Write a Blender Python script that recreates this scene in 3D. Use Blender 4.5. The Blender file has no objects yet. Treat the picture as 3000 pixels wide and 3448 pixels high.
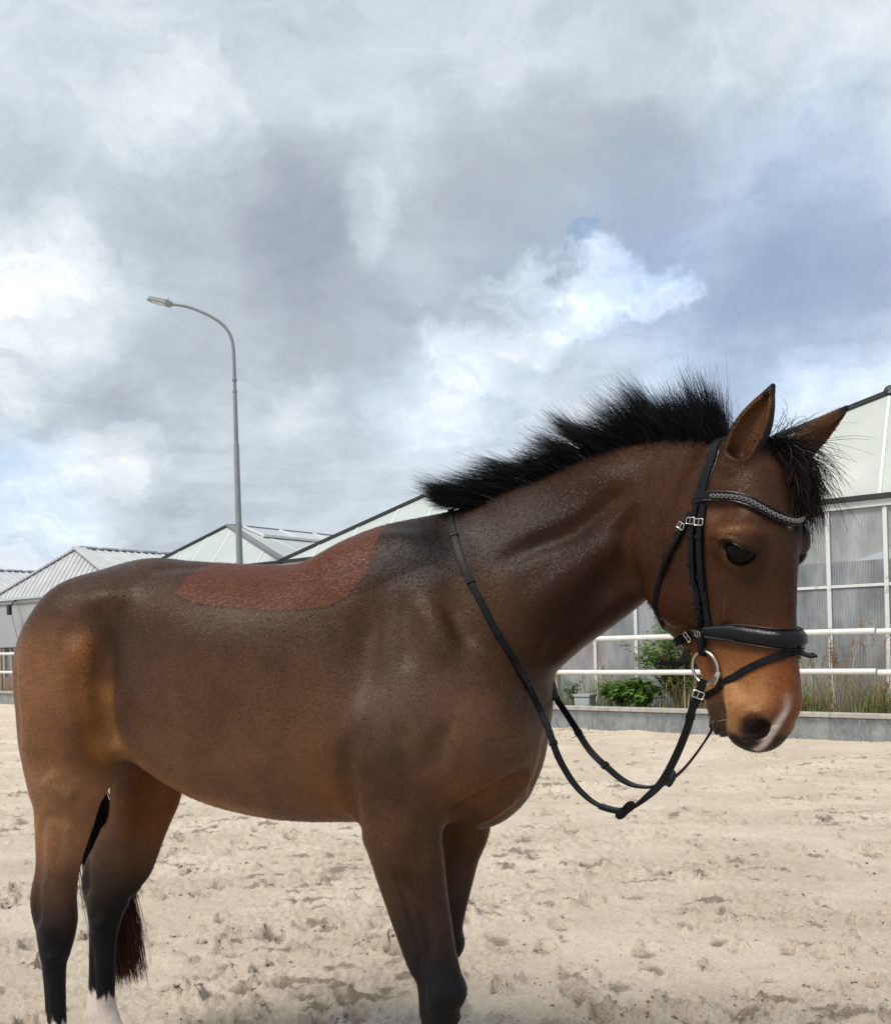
import bpy, bmesh, math, random, os
import numpy as np
from mathutils import Vector, Matrix
R_ = math.radians
random.seed(7); rng = np.random.default_rng(7)
scene = bpy.context.scene
C = bpy.data.collections.new('place'); scene.collection.children.link(C)

# ------------------------------------------------------------------ camera
cam = bpy.data.cameras.new('camera'); camo = bpy.data.objects.new('camera', cam); C.objects.link(camo)
cam.sensor_fit = 'HORIZONTAL'; cam.sensor_width = 36; cam.lens = 36*1809/1792
cam.shift_y = 257/1792; cam.clip_start = .05; cam.clip_end = 3000
camo.matrix_world = Matrix.Translation((0, 0, 1.36)) @ Matrix.Rotation(R_(90), 4, 'X') @ Matrix.Rotation(-.028, 4, 'Z')
scene.camera = camo
# ------------------------------------------------------------------ sky, sun, exposure
SUN_EL, SUN_AZ = R_(56), R_(236)          # azimuth clockwise from +Y (the view axis)
sun = bpy.data.lights.new('sun', 'SUN'); sun.energy = 1.5; sun.angle = R_(22); sun.color = (1, .93, .83)
suno = bpy.data.objects.new('sun', sun); C.objects.link(suno)
sd = Vector((math.sin(SUN_AZ)*math.cos(SUN_EL), math.cos(SUN_AZ)*math.cos(SUN_EL), math.sin(SUN_EL)))
suno.rotation_euler = sd.to_track_quat('Z', 'Y').to_euler(); suno.location = (0, 0, 30)
scene.view_settings.view_transform = 'Standard'; scene.view_settings.look = 'None'
scene.view_settings.exposure = 1.3; scene.view_settings.gamma = 1; scene.view_settings.use_curve_mapping = False
scene.cycles.max_bounces = 6; scene.cycles.diffuse_bounces = 3; scene.cycles.transparent_max_bounces = 10
scene.cycles.use_denoising = True

class NT:
    """Small node-tree helper."""
    def __init__(s, tree): s.t = tree; s.n = tree.nodes; s.l = tree.links
    def add(s, kind, **kw):
        n = s.n.new('ShaderNode'+kind)
        for k, v in kw.items(): setattr(n, k, v)
        return n
    def put(s, sock, v):
        if isinstance(v, bpy.types.NodeSocket): s.l.new(v, sock)
        elif v is not None:
            if isinstance(v, (tuple, list)) and len(v) == 3 and sock.type == 'RGBA': v = (*v, 1)
            sock.default_value = v
    def math(s, op, a, b=None, c=None, clamp=False):
        n = s.add('Math', operation=op, use_clamp=clamp)
        for i, v in enumerate((a, b, c)):
            if v is not None: s.put(n.inputs[i], v)
        return n.outputs[0]
    def vec(s, op, a, b=None, scale=None):
        n = s.add('VectorMath', operation=op); s.put(n.inputs[0], a)
        if b is not None: s.put(n.inputs[1], b)
        if scale is not None: s.put(n.inputs['Scale'], scale)
        return n.outputs['Value'] if op in ('DOT_PRODUCT', 'LENGTH', 'DISTANCE') else n.outputs[0]
    def noise(s, v, scale, detail=4, rough=.55, dist=0, col=False):
        n = s.add('TexNoise'); s.put(n.inputs['Vector'], v); n.inputs['Scale'].default_value = scale
        n.inputs['Detail'].default_value = detail; n.inputs['Roughness'].default_value = rough; n.inputs['Distortion'].default_value = dist
        return n.outputs['Color' if col else 'Fac']
    def rng(s, v, a, b, c=0., d=1., smooth=True):
        n = s.add('MapRange', interpolation_type='SMOOTHSTEP' if smooth else 'LINEAR')
        for i, x in enumerate((v, a, b, c, d)): s.put(n.inputs[i], x)
        return n.outputs[0]
    def mix(s, f, a, b, mode='MIX'):
        n = s.add('Mix', data_type='RGBA', blend_type=mode)
        s.put(n.inputs[0], f); s.put(n.inputs[6], a); s.put(n.inputs[7], b)
        return n.outputs[2]
    def ramp(s, f, stops):
        n = s.add('ValToRGB'); s.put(n.inputs[0], f); e = n.color_ramp.elements
        while len(e) < len(stops): e.new(.5)
        for x, (p, c) in zip(e, stops): x.position = p; x.color = (*c, 1)
        return n.outputs[0]
    def map(s, v, scale=(1, 1, 1), rot=(0, 0, 0), loc=(0, 0, 0)):
        n = s.add('Mapping'); s.put(n.inputs[0], v); n.inputs['Scale'].default_value = scale
        n.inputs['Rotation'].default_value = rot; n.inputs['Location'].default_value = loc
        return n.outputs[0]

world = bpy.data.worlds.new('World'); scene.world = world; world.use_nodes = True
wt = NT(world.node_tree)
bg = world.node_tree.nodes['Background']
sky = wt.add('TexSky', sky_type='NISHITA', sun_disc=False, sun_elevation=SUN_EL, sun_rotation=SUN_AZ)
sky.air_density = 1.2; sky.dust_density = .6
tc = wt.add('TexCoord').outputs['Generated']
# cloud layer: the view direction is projected on a flat sheet of cloud so that it closes up towards the horizon
sep = wt.add('SeparateXYZ'); wt.put(sep.inputs[0], tc)
el = sep.outputs[2]
zz = wt.math('ADD', wt.math('MAXIMUM', el, .0), .22)
pl = wt.add('CombineXYZ')
wt.put(pl.inputs[0], wt.math('DIVIDE', sep.outputs[0], zz)); wt.put(pl.inputs[1], wt.math('DIVIDE', sep.outputs[1], zz))
plane = pl.outputs[0]
warp = wt.vec('SUBTRACT', wt.noise(plane, 1.1, 5, .6, col=True), (.5, .5, .5))
pw = wt.vec('ADD', plane, wt.vec('SCALE', warp, scale=.55))
big = wt.noise(wt.map(pw, (1, 1.15, 1), (0, 0, R_(25))), 1.15, 7, .56, .15)
fine = wt.noise(wt.map(pw, (1, 1.3, 1), (0, 0, R_(25)), (3.1, 1.7, 0)), 3.2, 8, .60, .2)
dirw = wt.vec('NORMALIZE', wt.vec('ADD', tc, wt.vec('SCALE', wt.vec('SUBTRACT', wt.noise(tc, 3.6, 8, .62, col=True), (.5, .5, .5)), scale=.32)))
def cloud_bank(az, elv, size, amount, acc):
    """A bank of cloud (or a gap) at azimuth / elevation in degrees; ragged through the warped direction."""
    a, e = R_(az), R_(elv)
    c = (math.sin(a)*math.cos(e), math.cos(a)*math.cos(e), math.sin(e))
    m = wt.rng(wt.vec('DOT_PRODUCT', dirw, c), math.cos(R_(size)), 1.0, 0, amount)
    return wt.math('ADD', acc, m)
v = 0.
for az, e_, sz, am in ((-28, 18.5, 8, .34), (-15, 27.5, 6, .12), (10.6, 21.2, 3.2, .46), (7, 19.8, 3.2, .36), (2.5, 17.2, 3.4, .26), (13.9, 20.8, 1.8, .42), (0, 14.5, 4, .12),
                       (25, 13.6, 6, .20), (-24, 5.5, 6, .30), (-19.5, 10.5, 3.5, .20), (-2.0, 24.3, 3.5, .18), (-20, 34, 10, .08), (4, 11.5, 7, .10), (24, 31, 9, .04), (-8, 12, 5, .05),
                       (-5, 20.8, 9, -.20), (8, 26.0, 8, -.18), (22, 20.3, 8, -.20), (-13, 21.0, 9, -.12), (-4, 10.0, 6, -.06), (17, 25, 8, -.08)):
    v = cloud_bank(az, e_, sz, am, v)
puff = wt.noise(wt.map(dirw, (1, 1, 1.7)), 7.5, 9, .62, .35)          # billows, seen at an even scale
v = wt.math('MULTIPLY', v, wt.math('MULTIPLY_ADD', puff, 3.0, -.50))
v = wt.math('ADD', v, wt.math('ADD', wt.math('MULTIPLY_ADD', big, .70, .09), wt.math('ADD', wt.math('MULTIPLY_ADD', fine, .46, -.23), wt.math('MULTIPLY_ADD', puff, .62, -.31))))
cloud = wt.ramp(v, [(0., (.25, .28, .325)), (.26, (.352, .388, .425)), (.48, (.485, .53, .56)), (.72, (.64, .675, .695)), (1., (.90, .91, .90))])
blue = cloud_bank(20, 20, 13, .75, cloud_bank(9.5, 23, 6, .30, cloud_bank(-25, 7.5, 6, .5, cloud_bank(2, 15, 9, .25, 0.))))
cloud = wt.mix(1., cloud, (.985, 1., 1.03), 'MULTIPLY')
cloud = wt.mix(wt.math('MINIMUM', blue, .9), cloud, wt.mix(1., cloud, (.80, .94, 1.18), 'MULTIPLY'))
gap = wt.math('MINIMUM', cloud_bank(9.0, 23.7, .8, 1.0, cloud_bank(-26, 8.8, 2.0, .6, 0.)), .75)
skyb = wt.mix(.35, wt.vec('SCALE', sky.outputs[0], scale=.12), cloud)
final = wt.mix(gap, cloud, skyb)
wt.put(bg.inputs['Color'], final); bg.inputs['Strength'].default_value = .55
# ------------------------------------------------------------------ helpers
def tag(o, label=None, cat=None, group=None, kind=None):
    for k, x in (('label', label), ('category', cat), ('group', group), ('kind', kind)):
        if x: o[k] = x
    return o
def link(o, parent=None):
    C.objects.link(o)
    if parent is not None: o.parent = parent
    return o
def empty(name, loc=(0, 0, 0), rz=0., parent=None):
    o = bpy.data.objects.new(name, None); o.location = loc; o.rotation_euler = (0, 0, rz); o.empty_display_size = .2
    return link(o, parent)
def mesh(name, V, F, mat, parent=None, smooth=False):
    me = bpy.data.meshes.new(name)
    me.from_pydata([tuple(map(float, p)) for p in V], [], [tuple(map(int, f)) for f in F])
    if smooth: me.shade_smooth()
    me.materials.append(mat)
    return link(bpy.data.objects.new(name, me), parent)
class MB:
    """Collects shapes for one mesh."""
    def __init__(s): s.V = []; s.F = []
    def add(s, V, F):
        o = len(s.V); s.V += [tuple(p) for p in V]; s.F += [tuple(i+o for i in f) for f in F]; return s
    def box(s, lo, hi):
        (a, b, c), (d, e, f) = lo, hi
        return s.add([(a, b, c), (d, b, c), (d, e, c), (a, e, c), (a, b, f), (d, b, f), (d, e, f), (a, e, f)],
                     [(0, 3, 2, 1), (4, 5, 6, 7), (0, 1, 5, 4), (1, 2, 6, 5), (2, 3, 7, 6), (3, 0, 4, 7)])
    def slab(s, poly, off):
        """Polygon given thickness along the vector off."""
        n = len(poly); P = [np.array(p, float) for p in poly]; off = np.array(off, float)
        return s.add(P+[p+off for p in P], [tuple(range(n))[::-1], tuple(range(n, 2*n))]+[(i, (i+1) % n, n+(i+1) % n, n+i) for i in range(n)])
    def tube(s, pts, rad, n=10, cap=True, up=(0, 0, 1)):
        pts = np.array(pts, float); m = len(pts); rad = np.broadcast_to(rad, (m,))
        T = nrm(np.gradient(pts, axis=0)); V = []; side = None
        for i in range(m):
            if side is None:
                side = np.cross(T[i], up)
                if np.linalg.norm(side) < .05: side = np.cross(T[i], (1, 0, .01))
            side = nrm(side-T[i]*(side@T[i])); w = np.cross(T[i], side)
            for k in range(n):
                a = 2*math.pi*k/n; V.append(pts[i]+rad[i]*(math.cos(a)*side+math.sin(a)*w))
        F = [(i*n+k, i*n+(k+1) % n, (i+1)*n+(k+1) % n, (i+1)*n+k) for i in range(m-1) for k in range(n)]
        if cap: F += [tuple(range(n))[::-1], tuple(range((m-1)*n, m*n))]
        return s.add(V, F)
    def build(s, name, mat, parent=None, smooth=False): return mesh(name, s.V, s.F, mat, parent, smooth)
def bevel(o, w=.004, seg=2):
    m = o.modifiers.new('edge', 'BEVEL'); m.width = w; m.segments = seg; m.limit_method = 'ANGLE'; m.angle_limit = R_(40); return o
def autosmooth(o, a=40):
    o.data.shade_smooth(); 
    try: o.data.set_sharp_from_angle(angle=R_(a))
    except Exception: pass
    return o
def material(name, base=(.5, .5, .5), rough=.6, metal=0., spec=.5, var=0., scale=4., dark=None, bump=0., bscale=60., coord='Object', stretch=(1, 1, 1), detail=5, thr=(.35, .7)):
    m = bpy.data.materials.new(name); m.use_nodes = True; t = NT(m.node_tree); p = m.node_tree.nodes['Principled BSDF']
    p.inputs['Roughness'].default_value = rough; p.inputs['Metallic'].default_value = metal; p.inputs['Specular IOR Level'].default_value = spec
    co = t.add('TexCoord').outputs[coord]
    if stretch != (1, 1, 1): co = t.map(co, stretch)
    col = base
    if var or dark:
        f = t.noise(co, scale, detail, .6)
        d = dark or tuple(c*(1-var) for c in base)
        col = t.mix(t.rng(f, thr[0], thr[1]), d, base)
        f2 = t.noise(co, scale*7, 4, .6)
        col = t.mix(t.math('MULTIPLY', f2, .25), col, tuple(c*.75 for c in base))
        t.put(p.inputs['Roughness'], t.rng(f, 0, 1, max(rough-.1, .05), min(rough+.12, 1)))
    t.put(p.inputs['Base Color'], col)
    if bump:
        b = t.add('Bump'); b.inputs['Strength'].default_value = bump; b.inputs['Distance'].default_value = .01
        t.put(b.inputs['Height'], t.noise(co, bscale, 5, .6)); t.put(p.inputs['Normal'], b.outputs[0])
    m['nt'] = 1
    return m
def nrm(v):
    v = np.asarray(v, float)
    return v/np.maximum(np.linalg.norm(v, axis=-1, keepdims=True), 1e-9)

def catmull(K, m):
    """Catmull-Rom resample of rows K, m samples per span."""
    K = np.asarray(K, float)
    Q = np.vstack([2*K[0]-K[1], K, 2*K[-1]-K[-2]])
    out = []
    for i in range(1, len(Q)-2):
        t = np.linspace(0, 1, m, endpoint=False)[:, None]
        a, b, c, d = Q[i-1], Q[i], Q[i+1], Q[i+2]
        out.append(.5*((2*b)+(c-a)*t+(2*a-5*b+4*c-d)*t**2+(3*b-a-3*c+d)*t**3))
    out.append(K[-1][None])
    return np.vstack(out)

def vnoise(x, y, seed=0):
    """Value noise on arrays."""
    xi = np.floor(x).astype(np.int64); yi = np.floor(y).astype(np.int64); u = x-xi; w = y-yi
    u = u*u*(3-2*u); w = w*w*(3-2*w)
    def h(a, b):
        n = (a*374761393+b*668265263+seed*1442695041) & 0x7fffffff
        n = ((n ^ (n >> 13))*1274126177) & 0x7fffffff
        return ((n ^ (n >> 16)) & 0xffff)/65535.
    return (h(xi, yi)*(1-u)+h(xi+1, yi)*u)*(1-w)+(h(xi, yi+1)*(1-u)+h(xi+1, yi+1)*u)*w
def fbm(x, y, oct=4, seed=0, gain=.5):
    s = 0; a = 1; t = 0
    for i in range(oct):
        s = s+a*vnoise(x*2**i+i*17.3, y*2**i-i*9.1, seed+i); t += a; a *= gain
    return s/t
# ------------------------------------------------------------------ arena sand
TD = np.array([.792, -.6104]); TD /= np.linalg.norm(TD); TN = np.array([-TD[1], TD[0]])   # along the fence, and away from the arena
YAW = math.atan2(TD[1], TD[0])
def fp(t, n, z=0.): return (t*TD[0]+n*TN[0], t*TD[1]+n*TN[1], z)
m_sand = bpy.data.materials.new('arena_sand'); m_sand.use_nodes = True
t = NT(m_sand.node_tree); p = m_sand.node_tree.nodes['Principled BSDF']; p.inputs['Roughness'].default_value = .95; p.inputs['Specular IOR Level'].default_value = .15
co = t.add('TexCoord').outputs['Object']
big = t.rng(t.noise(t.map(co, (1, 1.6, 1)), .9, 6, .62), .36, .66)
wet = t.add('Attribute', attribute_name='turned').outputs['Fac']                 # damp sand turned up by hooves
speck = t.math('MAXIMUM', t.rng(t.noise(t.map(co, (1, 1.5, 1)), 60, 4, .75), .53, .66), t.rng(t.noise(t.map(co, (1, 2.2, 1)), 17, 6, .78), .56, .68))
grain = t.noise(co, 330, 3, .75); grit = t.noise(t.map(co, (1, 1.4, 1)), 95, 4, .75)
c0 = t.mix(big, (.58, .48, .38), (.74, .64, .525))
c0 = t.mix(t.rng(t.math('ADD', wet, t.math('MULTIPLY_ADD', grit, .9, -.45)), .25, .75), c0, (.165, .120, .080))
c0 = t.mix(t.math('MULTIPLY', speck, .50), c0, (.22, .165, .115))
c0 = t.mix(t.rng(grain, .35, .70, 0, .60), c0, (.74, .66, .56)); c0 = t.mix(t.rng(grit, .52, .72, 0, .50), c0, (.24, .185, .135))
t.put(p.inputs['Base Color'], c0)
b = t.add('Bump'); b.inputs['Strength'].default_value = .9; b.inputs['Distance'].default_value = .014
t.put(b.inputs['Height'], t.math('ADD', t.math('MULTIPLY', t.noise(t.map(co, (1, 1.5, 1)), 30, 6, .7), .8), t.math('ADD', t.math('MULTIPLY', grit, .9), t.math('MULTIPLY', grain, .5)))); t.put(p.inputs['Normal'], b.outputs[0])
def sand():
    # rows follow distance so that near footprints are resolved and the sheet still runs to the horizon
    ys = np.concatenate([np.linspace(-6, 1.2, 20), 1.25*np.exp(np.linspace(0, math.log(26/1.25), 620)), [30, 40, 60, 100, 200, 500, 1200]])
    us = np.concatenate([np.linspace(-1.5, -.62, 30), np.linspace(-.61, .61, 520), np.linspace(.62, 1.5, 30)])
    Yg = np.repeat(ys[:, None], len(us), 1)
    Xg = us[None]*np.maximum(np.abs(Yg-0)+.6, 3.0)
    far = np.clip(1-(Yg-12)/14, .15, 1)*np.clip((26-Yg)/4, 0, 1)*np.clip((Yg+4)/4, 0, 1)
    z = (fbm(Xg*1.1, Yg*1.6, 4, 3)-.5)*.06+(fbm(Xg*4, Yg*6, 4, 11)-.5)*.022
    wx = Xg+.05*(fbm(Xg*7, Yg*7, 2, 41)-.5); wy = Yg+.05*(fbm(Xg*7, Yg*7, 2, 43)-.5)
    rough = np.clip((fbm(Xg*1.3, Yg*2.2, 4, 77)-.36)*4.0, .22, 1)            # trampled patches between smoother ones
    rd = 1-np.abs(2*fbm(wx*10, wy*18, 3, 21)-1); z += rough*.016*(rd**2-.55)
    rd = 1-np.abs(2*fbm(wx*26, wy*42, 3, 25)-1); z += rough*.024*(rd**2-.55)
    z += (fbm(Xg*55, Yg*70, 2, 31)-.5)*.016*(.45+rough)
    turned = .75*np.clip((fbm(wx*6, wy*14, 4, 63)-.55)*6, 0, 1)*rough
    g = np.random.default_rng(5); CEN = []
    for _ in range(760):                                             # hoof prints: a ragged bowl, a lip and crumbs of damp sand
        y0 = 2.4*math.exp(g.random()*math.log(4.8)); x0 = (g.random()*1.3-.65)*(y0+.6); a = g.random()*6.28; s = .035+.050*g.random()**1.5; dep = .010+.026*g.random()
        i0, i1 = np.searchsorted(ys, [y0-.28, y0+.28]); sub = (slice(i0, i1), slice(None))
        dx = Xg[sub]-x0; dy = Yg[sub]-y0
        if not (np.abs(dx) < .25).any(): continue
        u = (dx*math.cos(a)+dy*math.sin(a))/s; w = (-dx*math.sin(a)+dy*math.cos(a))/(s*.75)
        nz = fbm(Xg[sub]*28+x0*9, Yg[sub]*34, 3, 8)
        rr = np.sqrt(u*u+w*w)*(.65+.7*nz)
        open_ = np.clip(.35+.9*u, 0, 1)
        z[sub] += -dep*np.clip(1.1-rr**2.5, 0, 1)*(.5+nz)+dep*1.3*np.exp(-((rr-1.25)/.22)**2)*(nz*1.7)*open_
        turned[sub] = np.maximum(turned[sub], np.clip(1.35-rr, 0, 1)*(.35+.9*nz)*(.5+.6*g.random()))
        CEN.append((x0, y0, s))
    sand.cen = CEN
    z = z*far
    # keep the sheet under the kerb and the verge
    V = np.stack([Xg, Yg, z], -1).reshape(-1, 3); nx = len(us)
    i = np.arange(len(ys)-1)[:, None]*nx+np.arange(nx-1)[None]
    F = np.stack([i, i+1, i+1+nx, i+nx], -1).reshape(-1, 4)
    me = bpy.data.meshes.new('ground'); me.from_pydata(V.tolist(), [], F.tolist()); me.shade_smooth(); me.materials.append(m_sand)
    at_ = me.attributes.new('turned', 'FLOAT', 'POINT'); at_.data.foreach_set('value', turned.ravel().astype(np.float32))
    o = link(bpy.data.objects.new('ground', me)); tag(o, 'pale trampled riding arena sand with hoof prints', None, None, 'structure')
sand()

# ------------------------------------------------------------------ kerb and rails of the arena
m_conc = material('weathered_concrete', (.26, .275, .275), .9, dark=(.13, .145, .155), scale=4, bump=.5, bscale=40, stretch=(1.6, 1.6, .7), thr=(.30, .66))
m_cap = material('kerb_cap_concrete', (.44, .42, .39), .9, var=.3, scale=9, bump=.4, bscale=70)
m_white = material('white_rail_paint', (.74, .74, .72), .35, var=.12, scale=14)
m_wood = material('weathered_wood', (.48, .44, .37), .9, var=.4, scale=12, bump=.5, bscale=50, stretch=(6, 6, .6))
# splashed concrete face: pale mud specks over dark stain
t = NT(m_conc.node_tree); p = m_conc.node_tree.nodes['Principled BSDF']
co = t.add('TexCoord').outputs['Object']
old = p.inputs['Base Color'].links[0].from_socket
sp = t.rng(t.noise(t.map(co, (1, 1, .55)), 26, 6, .75), .50, .66)
sepz = t.add('SeparateXYZ'); t.put(sepz.inputs[0], co)
band = t.rng(t.math('ADD', sepz.outputs[2], t.math('MULTIPLY_ADD', sp, .06, -.03)), .13, .24)
c1 = t.mix(band, old, t.mix(.55, old, (.030, .038, .048)))
c1 = t.mix(t.math('MULTIPLY', sp, .45), c1, (.42, .42, .40))
t.put(p.inputs['Base Color'], c1)
kerb = empty('arena_kerb', fp(-6, 11.52), YAW); tag(kerb, 'low concrete kerb stained dark and splashed, edging the sand arena', 'kerb')
for k in range(13):
    a = -24.+k*3.; mb = MB().box((a+.001, 0, -.15), (a+2.999, .13, .275)); mb.build('kerb_panel', m_conc, kerb)
    mb = MB().box((a+.001, -.012, .278), (a+2.999, .15, .335)); bevel(mb.build('capping', m_cap, kerb), .008)
fence = empty('arena_fence', fp(-6, 11.72), YAW); tag(fence, 'white two rail pipe fence standing behind the arena kerb', 'fence')
for zr in (1.315, .825):
    for k in range(7):
        a = -24.+k*5.5
        pts = [(a+5.5*u, 0, zr+.006*math.sin(k*2.1+u*5+zr)) for u in np.linspace(.002, .998, 9)]
        mb = MB().tube(pts, .037, 12); autosmooth(mb.build('rail', m_white, fence))
for k, (a, lean) in enumerate([(-18.5, .01), (-13, -.01), (-7.5, .0), (-1.05, .045), (4.6, -.01), (9.5, 0)]):
    h = 1.34 if k != 3 else 1.10
    mb = MB(); w = .055
    V = [(a-w+x*2*w+lean*z, .05+y*2*w, z*h-.2*(1-z)) for z in (0, .5, 1) for y in (0, 1) for x in (0, 1)]
    F = [(0, 1, 5, 4), (1, 3, 7, 5), (3, 2, 6, 7), (2, 0, 4, 6), (4, 5, 9, 8), (5, 7, 11, 9), (7, 6, 10, 11), (6, 4, 8, 10), (8, 9, 11, 10), (0, 2, 3, 1)]
    bevel(mb.add(V, F).build('post', m_wood, fence), .006)
m_verge = material('verge_soil', (.16, .13, .085), .95, dark=(.06, .075, .02), scale=3, bump=.6, bscale=25)
mb = MB()
xs = np.linspace(-40, 14, 109); VV = []
for x in xs:
    for n_, zz_ in ((11.66, .27), (12.0, .30), (12.4, .27), (13.1, .22)):
        q = fp(x, n_, zz_+.03*(fbm(np.array(x*2.), np.array(n_*2.), 2)-.5)); VV.append(q)
FF = [(i*4+j, (i+1)*4+j, (i+1)*4+j+1, i*4+j+1) for i in range(len(xs)-1) for j in range(3)]
tag(mesh('verge', VV, FF, m_verge, None, True), kind='structure')

# ------------------------------------------------------------------ row of hipped halls behind the arena
NW = 12.91
m_roofw = material('white_roof_sheet', (.30, .345, .325), .42, var=.10, scale=1.2, detail=3)
m_roofb = material('bright_roof_sheet', (.44, .49, .485), .45, var=.10, scale=1.2, detail=3)
m_roofc = material('cream_roof_sheet', (.36, .385, .335), .45, var=.12, scale=1.2, detail=3)
m_metal = material('white_corrugated_metal', (.50, .52, .54), .45, var=.16, scale=2.5, stretch=(1, 1, 1))
m_trim = material('dark_roof_trim', (.022, .027, .026), .5, var=.2)
m_greyt = material('grey_hip_trim', (.20, .21, .22), .5, var=.2)
m_frame = material('white_glazing_bar', (.66, .67, .66), .5, dark=(.42, .43, .42), scale=9, stretch=(1, 1, .8), thr=(.30, .42))
m_wallg = material('grey_wall_panel', (.34, .36, .37), .6, var=.06, scale=.8)
m_brick = material('pale_red_brick', (.36, .24, .20), .9, var=.3, scale=6)
m_dark = material('dark_interior', (.10, .11, .13), .8, var=.5, scale=1)
m_floor = material('interior_floor', (.18, .17, .16), .9, var=.3, scale=1)
m_red = material('faded_red_paint', (.55, .11, .09), .6, var=.25, scale=5)
# ribbed polycarbonate: cloudy, partly see-through
m_poly = bpy.data.materials.new('ribbed_polycarbonate'); m_poly.use_nodes = True
t = NT(m_poly.node_tree); p = m_poly.node_tree.nodes['Principled BSDF']; out = m_poly.node_tree.nodes['Material Output']
co = t.add('TexCoord').outputs['Object']
dirt = t.noise(t.map(co, (1, 1, .35)), 2.2, 6, .65)
t.put(p.inputs['Base Color'], t.mix(t.rng(dirt, .3, .7), (.26, .285, .31), (.45, .475, .50))); p.inputs['Roughness'].default_value = .32
wv = t.add('TexWave', wave_type='BANDS', bands_direction='X'); t.put(wv.inputs['Vector'], co); wv.inputs['Scale'].default_value = 9.5
b = t.add('Bump'); b.inputs['Strength'].default_value = .35; b.inputs['Distance'].default_value = .01; t.put(b.inputs['Height'], wv.outputs['Fac']); t.put(p.inputs['Normal'], b.outputs[0])
tr = t.add('BsdfTransparent'); mx = t.add('MixShader')
t.put(mx.inputs[0], t.math('MULTIPLY_ADD', wv.outputs['Fac'], .16, t.rng(dirt, .3, .75, .48, .70))); t.put(mx.inputs[1], tr.outputs[0]); t.put(mx.inputs[2], p.outputs[0]); t.put(out.inputs[0], mx.outputs[0])

def roof_face(mb_of, e0, e1, a0, a1, pitch, thick, gap, name, mat, parent, corr=0.):
    """Roof slope between eave e0-e1 and top a0-a1 (points), cut in sheets running down the slope."""
    e0, e1, a0, a1 = [np.array(x, float) for x in (e0, e1, a0, a1)]
    ax = nrm(e1-e0); L = np.linalg.norm(e1-e0)
    nr = nrm(np.cross(ax, (a0+a1)/2-e0)); nr = nr*np.sign(nr[2])
    u0 = (a0-e0)@ax; u1 = (a1-e0)@ax
    up = nrm((a0+a1)/2-e0-ax*(((a0+a1)/2-e0)@ax)); Hh = ((a0+a1)/2-e0)@up
    def top(x):    # height available above eave position x
        if x < u0: return Hh*max(x, 0)/max(u0, 1e-6)
        if x > u1: return Hh*max(L-x, 0)/max(L-u1, 1e-6)
        return Hh
    n = max(1, int(round(L/pitch))); parts = []
    for i in range(n):
        x0, x1 = L*i/n+gap/2, L*(i+1)/n-gap/2
        cuts = [x0]+[c for c in (u0, u1) if x0+.01 < c < x1-.01]+[x1]
        poly = [e0+ax*x0, e0+ax*x1]+[e0+ax*c+up*top(c) for c in cuts[::-1]]
        if top(x0) < .02: poly = [p_ for j, p_ in enumerate(poly) if j != len(poly)-1]
        if top(x1) < .02: poly = [p_ for j, p_ in enumerate(poly) if j != 2]
        if len(poly) < 3: continue
        if corr:
            parts.append((poly, nr, ax, x0, x1))
        else:
            MB().slab(poly, nr*thick).build(name, mat, parent)
            if gap and top(x0) > .1:
                q = e0+ax*(x0-gap/2)+nr*(thick+.004); bar(q, q+up*(top(x0)-.03), gap+.012, .012, 'roof_batten', m_frame, parent)
    return parts, nr, up, top, ax
def bar(p0, p1, w, h, name, mat, parent, lift=(0, 0, 0)):
    p0, p1 = np.array(p0, float)+lift, np.array(p1, float)+lift
    d = nrm(p1-p0); s = nrm(np.cross(d, (0, 0, 1))); u = np.cross(s, d)
    V = [q+s*a*w/2+u*b_*h/2 for q in (p0, p1) for a, b_ in ((-1, -1), (1, -1), (1, 1), (-1, 1))]
    return mesh(name, V, [(3, 2, 1, 0), (4, 5, 6, 7), (0, 1, 5, 4), (1, 2, 6, 5), (2, 3, 7, 6), (3, 0, 4, 7)], mat, parent)
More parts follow.
